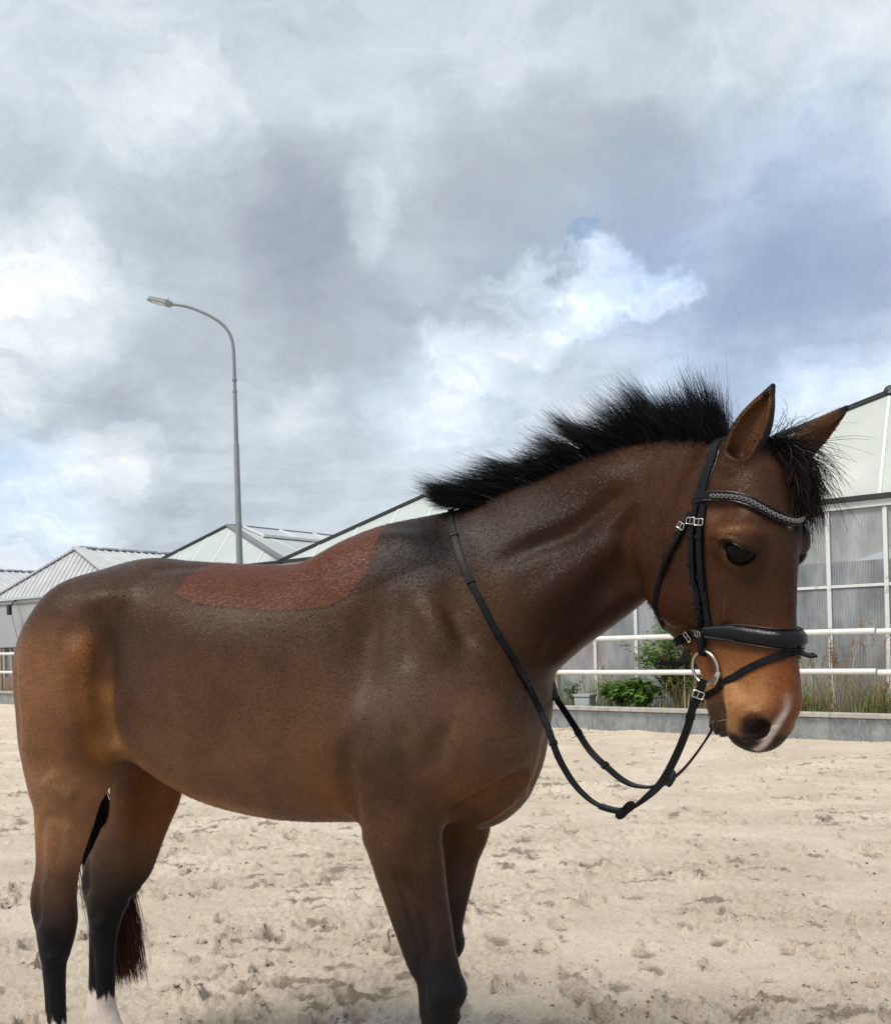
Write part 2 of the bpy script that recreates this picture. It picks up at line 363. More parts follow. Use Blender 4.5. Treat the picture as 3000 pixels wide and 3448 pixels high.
def hall(label, tl, tm, tr_, ze, za, sb, length, m1, m2, style):
    e = empty('hall_building', fp(tm, NW), YAW); tag(e, label, 'building', 'row of hipped halls behind the fence')
    l, r = tl-tm, tr_-tm
    E0, E1 = (l, 0, ze), (r, 0, ze); A = (0, sb, za); B = (0, length, za); R1 = (r, length, ze); L1 = (l, length, ze)
    if style == 'metal':
        for (q0, q1, a0, a1) in ((E0, E1, A, A), (E1, R1, A, B), (L1, E0, B, A)):
            parts, nr, up, top, ax = roof_face(None, q0, q1, a0, a1, .24, .02, 0., 'roof_sheet', m1, e, 1)
            mb = MB()
            for poly, nr_, ax_, x0, x1 in parts:
                mb.slab(poly, nr_*.02)
                c = (x0+x1)/2; h_ = top(c)
                if h_ > .12:
                    b0 = np.array(q0)+ax*c+nr_*.034; b1 = b0+up*(h_-.06)
                    d = up; s_ = ax
                    V = [q+s_*a*.022+nr_*b_*.016 for q in (b0, b1) for a, b_ in ((-1.6, -1), (1.6, -1), (.7, 1), (-.7, 1))]
                    mb.add(V, [(3, 2, 1, 0), (4, 5, 6, 7), (0, 1, 5, 4), (1, 2, 6, 5), (2, 3, 7, 6), (3, 0, 4, 7)])
            mb.build('corrugated_roof', m1, e)
        for k in range(26):                                          # overlapping hip tiles along the silhouette
            a_, b_ = np.array(E0)*(1-k/26)+np.array(A)*k/26, np.array(E0)*(1-(k+.82)/26)+np.array(A)*(k+.82)/26
            bar(a_, b_, .16, .05, 'hip_cap', m1, e, (0, 0, .05))
            a2, b2 = np.array(A)*(1-k/26)+np.array(B)*k/26, np.array(A)*(1-(k+.82)/26)+np.array(B)*(k+.82)/26
            bar(a2, b2, .18, .05, 'ridge_cap', m1, e, (0, 0, .06))
        bar(E1, A, .34, .04, 'hip_flashing', m1, e, (0, 0, .06)); bar(E0, A, .10, .03, 'hip_flashing', m_greyt, e, (0, 0, .03)); bar(A, B, .10, .03, 'ridge_flashing', m_greyt, e, (0, 0, .03))
    else:
        roof_face(None, E0, E1, A, A, .86, .03, .022, 'roof_panel', m1, e)
        roof_face(None, E1, R1, A, B, 1.3, .03, .026, 'roof_panel', m2, e)
        roof_face(None, L1, E0, B, A, 2.6, .03, .026, 'roof_panel', m1, e)
        for q0, q1, a0, a1 in ((E0, E1, A, A), (E1, R1, A, B), (L1, E0, B, A)):   # pale backing that shows in the seams
            q = [np.array(x, float)-(0, 0, .02) for x in ((q0, q1, a1, a0) if a0 is not a1 else (q0, q1, a0))]
            MB().slab(q, (0, 0, -.02)).build('roof_deck', m_frame, e)
        bar(E0, A, .10, .06, 'hip_trim', m_trim, e, (0, 0, .05)); bar(E1, A, .16, .05, 'hip_trim', m_greyt, e, (0, 0, .05)); bar(A, B, .10, .05, 'ridge_trim', m_greyt, e, (0, 0, .05))
        if style == 'sky':                                          # glazed strip under the ridge
            up = nrm(np.array(E1)-np.array(A)); up = np.array([r, 0, ze-za])/np.linalg.norm([r, 0, ze-za])
            nr = nrm(np.cross((0, 1, 0), up)); nr = nr*np.sign(nr[2])
            for k in range(8):
                y0 = sb+.4+k*1.15
                q = np.array([0, y0, za])+nr*.05
                MB().slab([q+up*.08, q+up*.08+(0, 1.08, 0), q+up*.78+(0, 1.08, 0), q+up*.78], nr*.02).build('skylight_pane', m_glassy, e)
                bar(q+up*.05-(0, .035, 0), q+up*.84-(0, .035, 0), .06, .05, 'skylight_bar', m_frame, e, nr*.02)
            q = np.array([0, sb+.3, za])+nr*.07+up*.86; bar(q, q+(0, 9.3, 0), .09, .06, 'skylight_sill', m_frame, e)
    # gutter, fascia
    MB().box((l-.1, -.10, ze-.035), (r+.1, .02, ze+.03)).build('gutter', m_trim if style != 'metal' else m_metal, e)
    MB().box((l, -.05, ze-.13), (r, .03, ze-.04)).build('fascia', m_frame if style != 'metal' else m_wallg, e)
    return e, l, r
m_glassy = material('grey_skylight_glass', (.50, .54, .57), .12, spec=.6)

def glazed_front(e, l, r, ze, tm, t_first, full=True):
    """White bars and ribbed sheets of a hall front."""
    pitch = .7175
    k0 = math.ceil((tm+l-t_first)/pitch)
    xs = [t_first+k*pitch-tm for k in range(k0, k0+40) if t_first+k*pitch-tm < r-.05]
    xs = [l+.03]+xs+[r-.03]
    for i, x in enumerate(xs):
        MB().box((x-.026, -.03, .10), (x+.026, .03, ze-.14)).build('glazing_bar', m_frame, e)
        if i+1 < len(xs):
            x1 = xs[i+1]
            for z0, z1 in ((.14, 1.905), (1.955, ze-.14)):
                mesh('glazing_sheet', [(x+.028, .0, z0), (x1-.028, .0, z0), (x1-.028, .0, z1), (x+.028, .0, z1)], [(0, 1, 2, 3)], m_poly, e)
            MB().box((x+.027, -.02, 1.91), (x1-.027, .02, 1.95)).build('transom', m_frame, e)
    MB().box((l, -.04, .0), (r, .05, .135)).build('sill', m_cap, e)
def shell(e, l, r, ze, length):
    MB().box((l, 9.0, 0), (r, 9.1, ze-.2)).build('back_wall', m_dark, e)
    MB().box((l+.04, .1, .02), (r-.04, 9.0, .06)).build('floor', m_floor, e)
    for x in (l, r-.05): MB().box((x, .06, 0), (x+.05, 9.0, ze-.05)).build('side_wall', m_wallg, e)

eA, l, r = hall('large glazed hall with pale green hipped roof behind the horse head', -7.90, -2.66, 2.58, 3.09, 4.58, .8, 16, m_roofw, m_roofc, 'plain')
glazed_front(eA, l, r, 3.09, -2.66, -6.91); shell(eA, l, r, 3.09, 16)
bm = bmesh.new(); bmesh.ops.create_icosphere(bm, subdivisions=2, radius=.085); me = bpy.data.meshes.new('ridge_hub'); bm.to_mesh(me); bm.free(); me.materials.append(m_trim)
o = link(bpy.data.objects.new('ridge_hub', me), eA); o.location = (0, .8, 4.64)
eB, l, r = hall('white roofed glazed hall rising behind the withers of the horse', -14.18, -10.92, -7.92, 3.09, 4.15, .8, 16, m_roofb, m_roofb, 'plain')
glazed_front(eB, l, r, 3.09, -10.92, -6.91-.7175*11); shell(eB, l, r, 3.09, 16)
eC, l, r = hall('white hall with skylight strip under its ridge beside the lamp post', -19.90, -16.90, -14.20, 3.09, 4.15, .8, 16, m_roofb, m_roofb, 'sky')
glazed_front(eC, l, r, 3.09, -16.90, -6.91-.7175*19); shell(eC, l, r, 3.09, 16)
def panel_front(e, l, r, ze):
    MB().box((l, 0, 1.49), (r, .10, ze-.13)).build('wall_panel', m_wallg, e)
    for x in np.arange(l, r-.6, 1.9):
        MB().box((x, .02, .0), (x+.5, .3, 1.485)).build('brick_pier', m_brick, e)
        MB().box((x+.5, .05, .0), (x+1.9, .25, .62)).build('brick_wall', m_brick, e)
        MB().box((x+.5, .12, .62), (x+1.9, .14, 1.485)).build('window_pane', m_glassy, e)
        for q in (.5, .96, 1.42, 1.84): MB().box((x+q, .06, .62), (x+q+.06, .12, 1.485)).build('window_frame', m_wood, e)
eD, l, r = hall('white corrugated hall with grey wall panel behind the rump', -26.94, -23.44, -19.95, 2.87, 4.18, .8, 18, m_metal, m_metal, 'metal')
panel_front(eD, l, r, 2.87); shell(eD, l, r, 2.87, 18)
eE, l, r = hall('farther white corrugated hall at the left picture edge', -33.5, -30.2, -27.0, 2.87, 4.06, .8, 18, m_metal, m_metal, 'metal')
panel_front(eE, l, r, 2.87); shell(eE, l, r, 2.87, 18)
# things fixed to or standing in the halls
m_lampgrey = material('galvanised_grey', (.22, .245, .255), .5, metal=.0, var=.12, scale=3)
m_black = material('black_plastic', (.02, .02, .022), .5)
fl = empty('flood_light', fp(-25.35, NW-.05, 2.74), YAW); tag(fl, 'small dark flood lamp on a bracket under the corrugated roof eave', 'lamp')
MB().tube([(0, .05, .10), (.06, -.10, .02), (.16, -.26, -.10)], .018, 8).build('bracket', m_black, fl)
bevel(MB().box((.10, -.32, -.34), (.22, -.22, -.06)).build('lamp_housing', m_black, fl), .01)
MB().tube([(.10, -.2, -.2), (.24, -.1, -1.0)], .006, 6).build('cable', m_black, fl)
tb = empty('tube_light', fp(-24.35, NW-.06, 2.42), YAW); tag(tb, 'white tube lamp fixed on the grey wall panel', 'lamp')
MB().tube([(0, -.03, 0), (1.5, -.03, 0)], .038, 10).build('tube', m_white, tb)
for x in (.06, 1.44): MB().box((x-.03, -.03, -.03), (x+.03, .06, .03)).build('clip', m_lampgrey, tb)
cb = empty('red_cabinet', fp(-7.35, NW+.55), YAW); tag(cb, 'faded red cabinet showing through the cloudy wall sheet under the neck', 'cabinet')
bevel(MB().box((-.45, 0, .06), (.42, .5, 1.25)).build('carcass', m_red, cb), .01)
for x in (-.44, .0): MB().box((x+.01, -.02, .1), (x+.40, .0, 1.2)).build('door', m_red, cb)
sh = empty('storage_shelf', fp(-3.3, NW+.9), YAW); tag(sh, 'dark storage shelf showing faintly through the ribbed wall sheet', 'shelf')
for z in (.45, 1.0, 1.55): MB().box((-1.2, 0, z), (1.4, .5, z+.05)).build('shelf_board', m_dark, sh)
for x in (-1.2, .1, 1.34): MB().box((x, .2, .06), (x+.06, .26, 1.9)).build('upright', m_dark, sh)
bx = empty('plastic_tub', fp(-6.62, 11.98, .30), YAW); tag(bx, 'small grey lidded plastic tub on the verge beside the wooden post', 'tub')
m_tub = material('grey_tub_plastic', (.42, .46, .47), .5, var=.15, scale=8)
bevel(MB().box((-.13, -.1, 0), (.13, .1, .14)).build('tub_body', m_tub, bx), .012); bevel(MB().box((-.145, -.115, .143), (.145, .115, .185)).build('lid', m_tub, bx), .01)
# ------------------------------------------------------------------ lamp post
lp = empty('street_lamp', (-4.21, 18.6, 0)); tag(lp, 'tall grey street lamp with bent arm standing behind the horse back', 'street lamp')
autosmooth(MB().tube([(0, 0, 0), (0, 0, .02), (0, 0, 1.2), (0, 0, 5.50), (0, 0, 5.56)], [.085, .083, .078, .056, .046], 20).build('lower_pole', m_lampgrey, lp))
autosmooth(MB().tube([(0, 0, 5.52), (0, 0, 6.62), (0, 0, 6.66)], [.046, .042, .036], 20).build('upper_pole', m_lampgrey, lp))
arc = catmull([(0, 0, 6.60), (0, 0, 7.25), (-.02, 0, 7.62), (-.10, 0, 7.86), (-.26, 0, 8.05), (-.52, 0, 8.22), (-.85, 0, 8.37), (-1.05, 0, 8.425), (-1.26, 0, 8.46)], 8)
autosmooth(MB().tube(arc, np.linspace(.036, .028, len(arc)), 16).build('arm', m_lampgrey, lp))
for z in (6.62, 6.86): autosmooth(MB().tube([(0, 0, z-.02), (0, 0, z+.02)], .050, 14).build('clamp_ring', m_lampgrey, lp))
m_lens = material('lamp_lens', (.42, .43, .38), .25, spec=.6)
hd = mesh('lamp_head', [(-1.24, -.05, 8.44), (-1.24, .05, 8.44), (-1.34, -.14, 8.44), (-1.34, .14, 8.44), (-1.68, -.13, 8.535), (-1.68, .13, 8.535), (-1.76, -.05, 8.56), (-1.76, .05, 8.56),
                        (-1.24, -.04, 8.50), (-1.24, .04, 8.50), (-1.36, -.11, 8.535), (-1.36, .11, 8.535), (-1.66, -.11, 8.60), (-1.66, .11, 8.60), (-1.75, -.04, 8.585), (-1.75, .04, 8.585)],
          [(0, 1, 3, 2), (2, 3, 5, 4), (4, 5, 7, 6), (8, 10, 11, 9), (10, 12, 13, 11), (12, 14, 15, 13), (0, 2, 10, 8), (2, 4, 12, 10), (4, 6, 14, 12), (1, 9, 11, 3), (3, 11, 13, 5), (5, 13, 15, 7), (0, 8, 9, 1), (6, 7, 15, 14)], m_lampgrey, lp)
mesh('lens', [(-1.40, -.10, 8.452), (-1.40, .10, 8.452), (-1.67, .09, 8.528), (-1.67, -.09, 8.528)], [(0, 1, 2, 3)], m_lens, hd)
autosmooth(MB().tube([(-1.34, 0, 8.54), (-1.34, 0, 8.60)], .04, 10).build('sensor_cap', m_white, lp))

# ------------------------------------------------------------------ plants between kerb and halls
def leaf_mat(name, a, b_, sc=.4, rough=.5):
    m = bpy.data.materials.new(name); m.use_nodes = True; t = NT(m.node_tree); p = m.node_tree.nodes['Principled BSDF']
    g = t.add('NewGeometry'); t.put(p.inputs['Base Color'], t.mix(g.outputs['Random Per Island'], a, b_)); p.inputs['Roughness'].default_value = rough
    p.inputs['Subsurface Weight'].default_value = 0.
    tr = t.add('BsdfTranslucent'); t.put(tr.inputs[0], tuple(min(1, c*1.6) for c in b_)); mx = t.add('MixShader'); mx.inputs[0].default_value = .25
    t.put(mx.inputs[1], p.outputs[0]); t.put(mx.inputs[2], tr.outputs[0]); t.put(m.node_tree.nodes['Material Output'].inputs[0], mx.outputs[0])
    return m
m_leaf = leaf_mat('shrub_leaf', (.030, .080, .010), (.16, .29, .050)); m_grass = leaf_mat('verge_grass', (.045, .10, .015), (.30, .29, .11)); m_dry = leaf_mat('dry_grass', (.26, .20, .10), (.48, .40, .25))
m_plume = leaf_mat('seed_plume', (.20, .13, .08), (.36, .25, .15)); m_stem = material('green_stem', (.10, .13, .04), .7)
PR = np.random.default_rng(12)
def leaf(mb, base, d, L, w, droop=.25):
    d = nrm(d); s = np.cross(d, (0, 0, 1)); s = nrm(s+PR.normal(0, .25, 3)); u = np.cross(s, d)
    b0 = np.array(base); m1 = b0+d*L*.35; m2 = b0+d*L*.72-u*L*droop*.3; tip = b0+d*L-u*L*droop
    mb.add([b0, m1+s*w*.5+u*w*.12, m1-s*w*.5+u*w*.12, m2+s*w*.36, m2-s*w*.36, tip, m1, m2], [(0, 6, 1), (0, 2, 6), (6, 7, 3, 1), (6, 2, 4, 7), (7, 5, 3), (7, 4, 5)])
def blade(mb, base, h, lean, w):
    lean = lean*(.6+1.1*PR.random()); a = PR.random()*6.28; d = np.array([math.cos(a), math.sin(a), 0]); s = np.array([-d[1], d[0], 0])
    V = []
    for q in (0, .35, .7, 1.):
        c = np.array(base)+np.array([0, 0, 1.])*h*(q-.25*lean*q*q)+d*h*lean*q*q; ww = w*(1-q)**.6 if q < 1 else 0
        V += [c-s*ww/2, c+s*ww/2]
    mb.add(V, [(0, 1, 3, 2), (2, 3, 5, 4), (4, 5, 7, 6)])
def shrub(label, t_, n_, h, rad, nstem, nleaf, L, name='shrub'):
    e = empty(name, fp(t_, n_, .24), YAW); tag(e, label, 'shrub', 'green plants along the verge'); st, lf = MB(), MB()
    for i in range(nstem):
        a = PR.random()*6.28; r0 = rad*PR.random()**.6; hh = h*(.55+.45*PR.random())*(1-.25*(r0/rad)**2)
        end = np.array([math.cos(a)*r0, math.sin(a)*r0*.55, hh])
        pts = [np.array([0, 0, 0])*(1-q)+end*q+np.array([0, 0, .12*math.sin(q*3.1)])+PR.normal(0, .015, 3)*(q > 0) for q in np.linspace(0, 1, 6)]
        st.tube(pts, np.linspace(.009, .003, 6), 5)
        for k in range(nleaf):
            q = .22+.78*PR.random(); j = q*5; i0 = min(int(j), 4); b0 = pts[i0]*(1-(j-i0))+pts[i0+1]*(j-i0)
            a2 = PR.random()*6.28; b0 = b0+PR.normal(0, .03, 3)
            leaf(lf, b0, (math.cos(a2), math.sin(a2), .15+.5*PR.random()), L*(.6+.7*PR.random()), L*.5, .3+.3*PR.random())
    st.build('stem', m_stem, e); lf.build('foliage', m_leaf, e)
shrub('bushy green shrub with pointed leaves under the jaw of the horse', -5.25, 12.25, 1.50, .85, 60, 40, .095)
shrub('low leafy green plant beside the grey tub', -6.10, 12.1, .46, .40, 24, 30, .11, 'leafy_plant')
shrub('low broad leaved green plant at the foot of the bushy shrub', -5.65, 11.95, .44, .50, 26, 30, .13, 'leafy_plant')
shrub('small leafy green plant right of the bushy shrub', -4.75, 12.1, .55, .35, 14, 24, .08, 'leafy_plant')
shrub('thin leafy green plant in front of the red cabinet', -7.0, 12.3, .50, .22, 8, 14, .07, 'leafy_plant')
def tuft(name, label, t_, n_, num, h, spread, m, lean, w, plume=0, cat='grass'):
    e = empty(name, fp(t_, n_, .25), YAW); tag(e, label, cat, 'grass tufts along the verge'); mb, pm = MB(), MB()
    for i in range(num):
        x, y = PR.normal(0, spread, 2)*(1, .4)
        blade(mb, (x, y, 0), h*(.5+.6*PR.random()), lean*(.3+PR.random()), w)
    for i in range(plume):
        x, y = PR.normal(0, spread*.9, 2)*(1, .4); hh = h*(.75+.45*PR.random()); dx = PR.normal(0, .12)
        pm.tube([(x, y, 0), (x+dx*.5, y, hh*.6), (x+dx, y, hh)], [.004, .003, .002], 4)
        for k in range(26):
            q = .72+.30*PR.random(); b0 = np.array((x+dx*q, y, hh*q)); a = PR.random()*6.28
            leaf(pm, b0, (math.cos(a)*.7, math.sin(a)*.7, .8), .05+.05*PR.random(), .012, .4)
    mb.build('blades', m, e)
    if plume: pm.build('plumes', m_plume, e)
tuft('grass_tuft', 'brown drooping grass tuft at the kerb right of the shrub', -4.45, 11.85, 150, .36, .16, m_dry, 1.1, .010, 6)
tuft('grass_tuft', 'tall pale reeds with seed heads between shrub and muzzle', -4.15, 12.2, 110, .80, .22, m_dry, .5, .014, 12)
tuft('grass_tuft', 'dense green grass tuft right beside the muzzle', -3.45, 12.0, 200, .48, .20, m_grass, .8, .013, 0)
tuft('grass_tuft', 'dry pale grass heads beside the muzzle against the wall', -3.30, 12.35, 90, .85, .18, m_dry, .45, .012, 14)
tuft('grass_tuft', 'tall sparse reeds with brown seed heads right of the white bar', -2.75, 12.3, 60, 1.05, .22, m_dry, .5, .014, 9)
tuft('grass_tuft', 'green bladed grass tuft near the right picture edge', -2.45, 12.05, 150, .52, .22, m_grass, .7, .013, 2)
tuft('grass_tuft', 'tall mixed reeds at the right picture edge', -2.05, 12.35, 80, 1.00, .20, m_grass, .45, .014, 8)
tuft('grass_tuft', 'tall loose green grass left of the bushy shrub', -6.35, 12.35, 120, .75, .28, m_grass, .6, .013, 6)
tuft('grass_tuft', 'tall loose straw coloured grass inside the bushy shrub', -4.95, 12.05, 130, .80, .35, m_dry, .7, .012, 8)
tuft('grass_tuft', 'small green grass tuft behind the wooden post', -7.25, 12.2, 110, .40, .20, m_grass, .7, .012, 3)
mb = MB()
for i in range(1700):
    t_ = -8.2+7.2*PR.random() if i < 800 else -28+8*PR.random()
    q = fp(t_, 11.72+.9*PR.random()**1.5, .25); blade(mb, q, .08+.16*PR.random(), .8*PR.random()+.2, .011)
tag(mb.build('grass', m_grass), 'short green grass along the verge behind the kerb', 'grass', None, 'stuff')

def clods():
    g = np.random.default_rng(21); ico = bmesh.new(); bmesh.ops.create_icosphere(ico, subdivisions=1, radius=1.); iv = np.array([v.co[:] for v in ico.verts]); ifc = np.array([[v.index for v in f.verts] for f in ico.faces]); ico.free()
    dg = bpy.context.evaluated_depsgraph_get(); gr = bpy.data.objects['ground']
    from mathutils.bvhtree import BVHTree
    bv = BVHTree.FromObject(gr, dg)
    Vs, Fs = [], []; n = 0
    cen = sand.cen
    for i in range(9000):
        if i % 8: x, y, s0 = cen[g.integers(len(cen))]; x, y = x+g.normal(0, s0*.9), y+g.normal(0, s0*.7)
        else: y = 2.4*math.exp(g.random()*math.log(4.3)); x = (g.random()*1.4-.7)*(y+.6)
        if x*TN[0]+y*TN[1] > 11.3: continue
        hit = bv.ray_cast(Vector((x, y, 1)), Vector((0, 0, -1)))[0]
        if hit is None: continue
        r = .0022+.0085*g.random()**3
        sc = iv*(r*(.6+.9*g.random(3))*(1, 1, .6))*(1+1.1*(g.random((len(iv), 1))-.5))
        Vs.append(sc+np.array([x, y, hit.z+r*.1])); Fs.append(ifc+n); n += len(iv)
    me = bpy.data.meshes.new('sand_clods'); me.from_pydata(np.vstack(Vs).tolist(), [], np.vstack(Fs).tolist()); me.shade_smooth(); me.materials.append(m_sand)
    at_ = me.attributes.new('turned', 'FLOAT', 'POINT'); at_.data.foreach_set('value', np.repeat(g.random(len(Vs))*.9, len(iv)).astype(np.float32))
    tag(link(bpy.data.objects.new('sand_clods', me)), 'small loose clods and crumbs of sand scattered over the arena', 'sand', None, 'stuff')
clods()
# ------------------------------------------------------------------ horse: implicit surface
# Horse frame: x forward along the body, y to the horse's left, z up, origin on the ground under the withers.
HP = np.array([.697, -.126]); HA = math.radians(-40)                 # poll position and yaw of the head in the horse frame
HN = np.array([math.cos(HA), math.sin(HA)]); HL = np.array([HN[1], -HN[0]])
HS = .93; HT = np.array([.054, -.156, .0952])                        # size of the head and where it is carried
def head_pt(n, b, z):
    q = HP + n*HN + b*HL
    return HS*np.array([q[0], q[1], z])+HT
def head_vec(n, b, z):
    q = n*HN + b*HL
    return np.array([q[0], q[1], z])
def to_head(P):
    P = (np.asarray(P)-HT)/HS
    d = P[:, :2] - HP
    return np.stack([d@HN, d@HL, P[:, 2]], 1)

class Loft:
    """Tube with an elliptic, egg-shaped section. rows: cx cy cz  ux uy uz  wx wy wz  ru rd w exp taper."""
    def __init__(self, rows, ends=(.1, .1), k=.05, m=8, sc=1):
        R = catmull(rows, m); R[:, 9:12] *= sc; ends = (ends[0]*sc, ends[1]*sc); k *= sc
        R[:, 3:6] = nrm(R[:, 3:6]); R[:, 6:9] = nrm(R[:, 6:9])
        R[:, 9:12] = np.maximum(R[:, 9:12], .004)
        self.R = R.astype(np.float32); self.ends = ends; self.k = k
        rad = np.max(R[:, 9:12])
        e = max(rad, max(ends))
        self.lo = R[:, :3].min(0)-e-.08; self.hi = R[:, :3].max(0)+e+.08
    def __call__(self, P):
        R = self.R; C = R[:, :3]
        seg = C[1:]-C[:-1]; sl = np.sum(seg*seg, 1); n = len(seg)
        j = np.argmin(np.sum(C*C, 1)[None]-2*(P@C.T), 1)
        best = None
        for i in (np.clip(j-1, 0, n-1), np.clip(j, 0, n-1)):
            dp = P-C[i]
            t = np.einsum('ij,ij->i', dp, seg[i])/sl[i]
            tc = np.clip(t, 0, 1)
            dd = dp-tc[:, None]*seg[i]
            d2 = np.einsum('ij,ij->i', dd, dd)
            t = np.where((i == 0) & (t < 0), t, np.where((i == n-1) & (t > 1), t, tc))
            if best is None: best, bi, bt = d2, i, t
            else:
                mk = d2 < best
                bi = np.where(mk, i, bi); bt = np.where(mk, t, bt)
        tcl = np.clip(bt, 0, 1)[:, None]
        row = R[bi]*(1-tcl)+R[bi+1]*tcl
        d = P-row[:, :3]
        T = nrm(seg)[bi].astype(np.float32)
        a = np.einsum('ij,ij->i', d, row[:, 3:6]); b = np.einsum('ij,ij->i', d, row[:, 6:9])
        e = np.where((bt < 0) | (bt > 1), np.einsum('ij,ij->i', d, T), 0)
        re = np.where(bt < 0, self.ends[0], self.ends[1])
        ra = np.where(a > 0, row[:, 9], row[:, 10])
        an = np.clip(a/ra, -1, 1)
        w = row[:, 11]*(1+row[:, 13]*an)
        p = row[:, 12]
        f = ((np.abs(a)/ra)**p+(np.abs(b)/w)**p+(np.abs(e)/re)**p+1e-9)**(1/p)
        q = np.sqrt(a*a+b*b+e*e)+1e-6
        return q-q/f

class Ell:
    def __init__(self, c, r, axes=None, k=.04, sc=1):
        self.c = np.asarray(c, np.float32); self.r = np.asarray(r, np.float32)*sc; self.k = k*sc
        self.A = np.asarray(np.eye(3) if axes is None else nrm(axes), np.float32)
        m = float(max(r))+.08
        self.lo = self.c-m; self.hi = self.c+m
    def __call__(self, P):
        q = ((P-self.c)@self.A.T)
        l = np.sqrt(np.sum(q*q, 1))+1e-6
        f = np.sqrt(np.sum((q/self.r)**2, 1))+1e-6
        return l-l/f

class Bump:
    """Gaussian swelling (amp > 0) or hollow (amp < 0)."""
    def __init__(self, c, r, amp, axes=None):
        self.c = np.asarray(c, np.float32); self.r = np.asarray(r, np.float32); self.amp = amp
        self.A = np.asarray(np.eye(3) if axes is None else nrm(axes), np.float32)
        m = float(max(r))*2.2
        self.lo = self.c-m; self.hi = self.c+m
    def __call__(self, P):
        q = ((P-self.c)@self.A.T)/self.r
        return self.amp*np.exp(-np.sum(q*q, 1))

class Crease:
    """Gaussian groove (amp < 0) or ridge along a polyline."""
    def __init__(self, pts, s, amp, fade=.25):
        self.p = catmull(pts, 5).astype(np.float32); self.s = s; self.amp = amp; self.fade = fade
        self.lo = self.p.min(0)-2.3*s; self.hi = self.p.max(0)+2.3*s
    def __call__(self, P):
        C = self.p; best = np.full(len(P), 1e9, np.float32); u = np.zeros(len(P), np.float32)
        n = len(C)-1
        for i in range(n):
            s = C[i+1]-C[i]
            t = np.clip(((P-C[i])@s)/(s@s), 0, 1)
            dd = P-C[i]-t[:, None]*s
            d2 = np.einsum('ij,ij->i', dd, dd)
            mk = d2 < best
            best[mk] = d2[mk]; u[mk] = (i+t[mk])/n
        fd = np.clip(np.minimum(u, 1-u)/self.fade, 0, 1); fd = fd*fd*(3-2*fd)
        return self.amp*fd*np.exp(-best/self.s**2)

PRIMS, DETAIL, CUTS = [], [], []

def axis_loft(st, up, ends, k, m=8):
    """st rows: cx cy cz r_forward r_back r_lateral exp ; vertical-ish limb, section axes from yaw."""
    rows = []
    for r in st:
        c = r[:3]
        rows.append(list(c)+list(up[0])+list(up[1])+list(r[3:6])+[r[6] if len(r) > 6 else 2.0, 0])
    return Loft(rows, ends, k, m)

# --- trunk
def trunk():
    st = [  # x  top  bottom  half-width exp taper
        (-1.35, 1.450, 1.19, .110, 2.0, .0),
        (-1.28, 1.525, 1.15, .170, 2.0, -.05),
        (-1.20, 1.583, 1.12, .215, 2.1, -.12),
        (-1.11, 1.616, 1.10, .245, 2.1, -.15),
        (-1.00, 1.628, 1.075, .268, 2.2, -.15),
        (-.88, 1.614, .985, .278, 2.3, -.10),
        (-.74, 1.600, .908, .290, 2.3, -.05),
        (-.58, 1.585, .876, .302, 2.3, -.03),
        (-.44, 1.586, .870, .300, 2.3, -.06),
        (-.32, 1.640, .874, .287, 2.2, -.15),
        (-.20, 1.676, .880, .265, 2.1, -.24),
        (-.08, 1.678, .885, .236, 2.0, -.30),
        (.02, 1.655, .900, .205, 2.0, -.30)]
    rows = []
    for x, t, b, w, e, tp in st:
        cz = 1.255+.05*max(0, min(1, (-.8-x)/.6))
        rows.append([x, 0, cz, 0, 0, 1, 0, 1, 0, t-cz, cz-b, w, e, tp])
    return Loft(rows, (.06, .14), .06)
PRIMS.append(trunk())
# --- neck
def neck():
    st = [  # top, bottom, half-width, taper
        ((-.27, 0, 1.490), (.000, 0, 1.04), .140, -.2),
        ((-.17, 0, 1.600), (.103, 0, 1.117), .175, -.35),
        ((-.07, 0, 1.660), (.205, -.010, 1.235), .160, -.35),
        ((.06, -.003, 1.708), (.308, -.035, 1.322), .130, -.32),
        ((.22, -.025, 1.762), (.385, -.065, 1.374), .106, -.28),
        ((.37, -.065, 1.800), (.447, -.092, 1.424), .090, -.20),
        ((.50, -.115, 1.810), (.493, -.122, 1.462), .080, -.08),
        ((.61, -.168, 1.790), (.530, -.152, 1.505), .073, .0),
        ((.69, -.225, 1.760), (.590, -.190, 1.530), .068, .0)]
    rows = []
    C = [np.array(a)*.48+np.array(b)*.52 for a, b, _, _ in st]
    for i, (a, b, w, tp) in enumerate(st):
        a, b = np.array(a), np.array(b)
        T = nrm(C[min(i+1, len(C)-1)]-C[max(i-1, 0)])
        U = nrm(a-b); W = nrm(np.cross(U, T))
        rows.append(list(C[i])+list(U)+list(W)+[np.linalg.norm(a-C[i]), np.linalg.norm(b-C[i]), w, 2.1, tp])
    return Loft(rows, (.10, .08), .09)
PRIMS.append(neck())
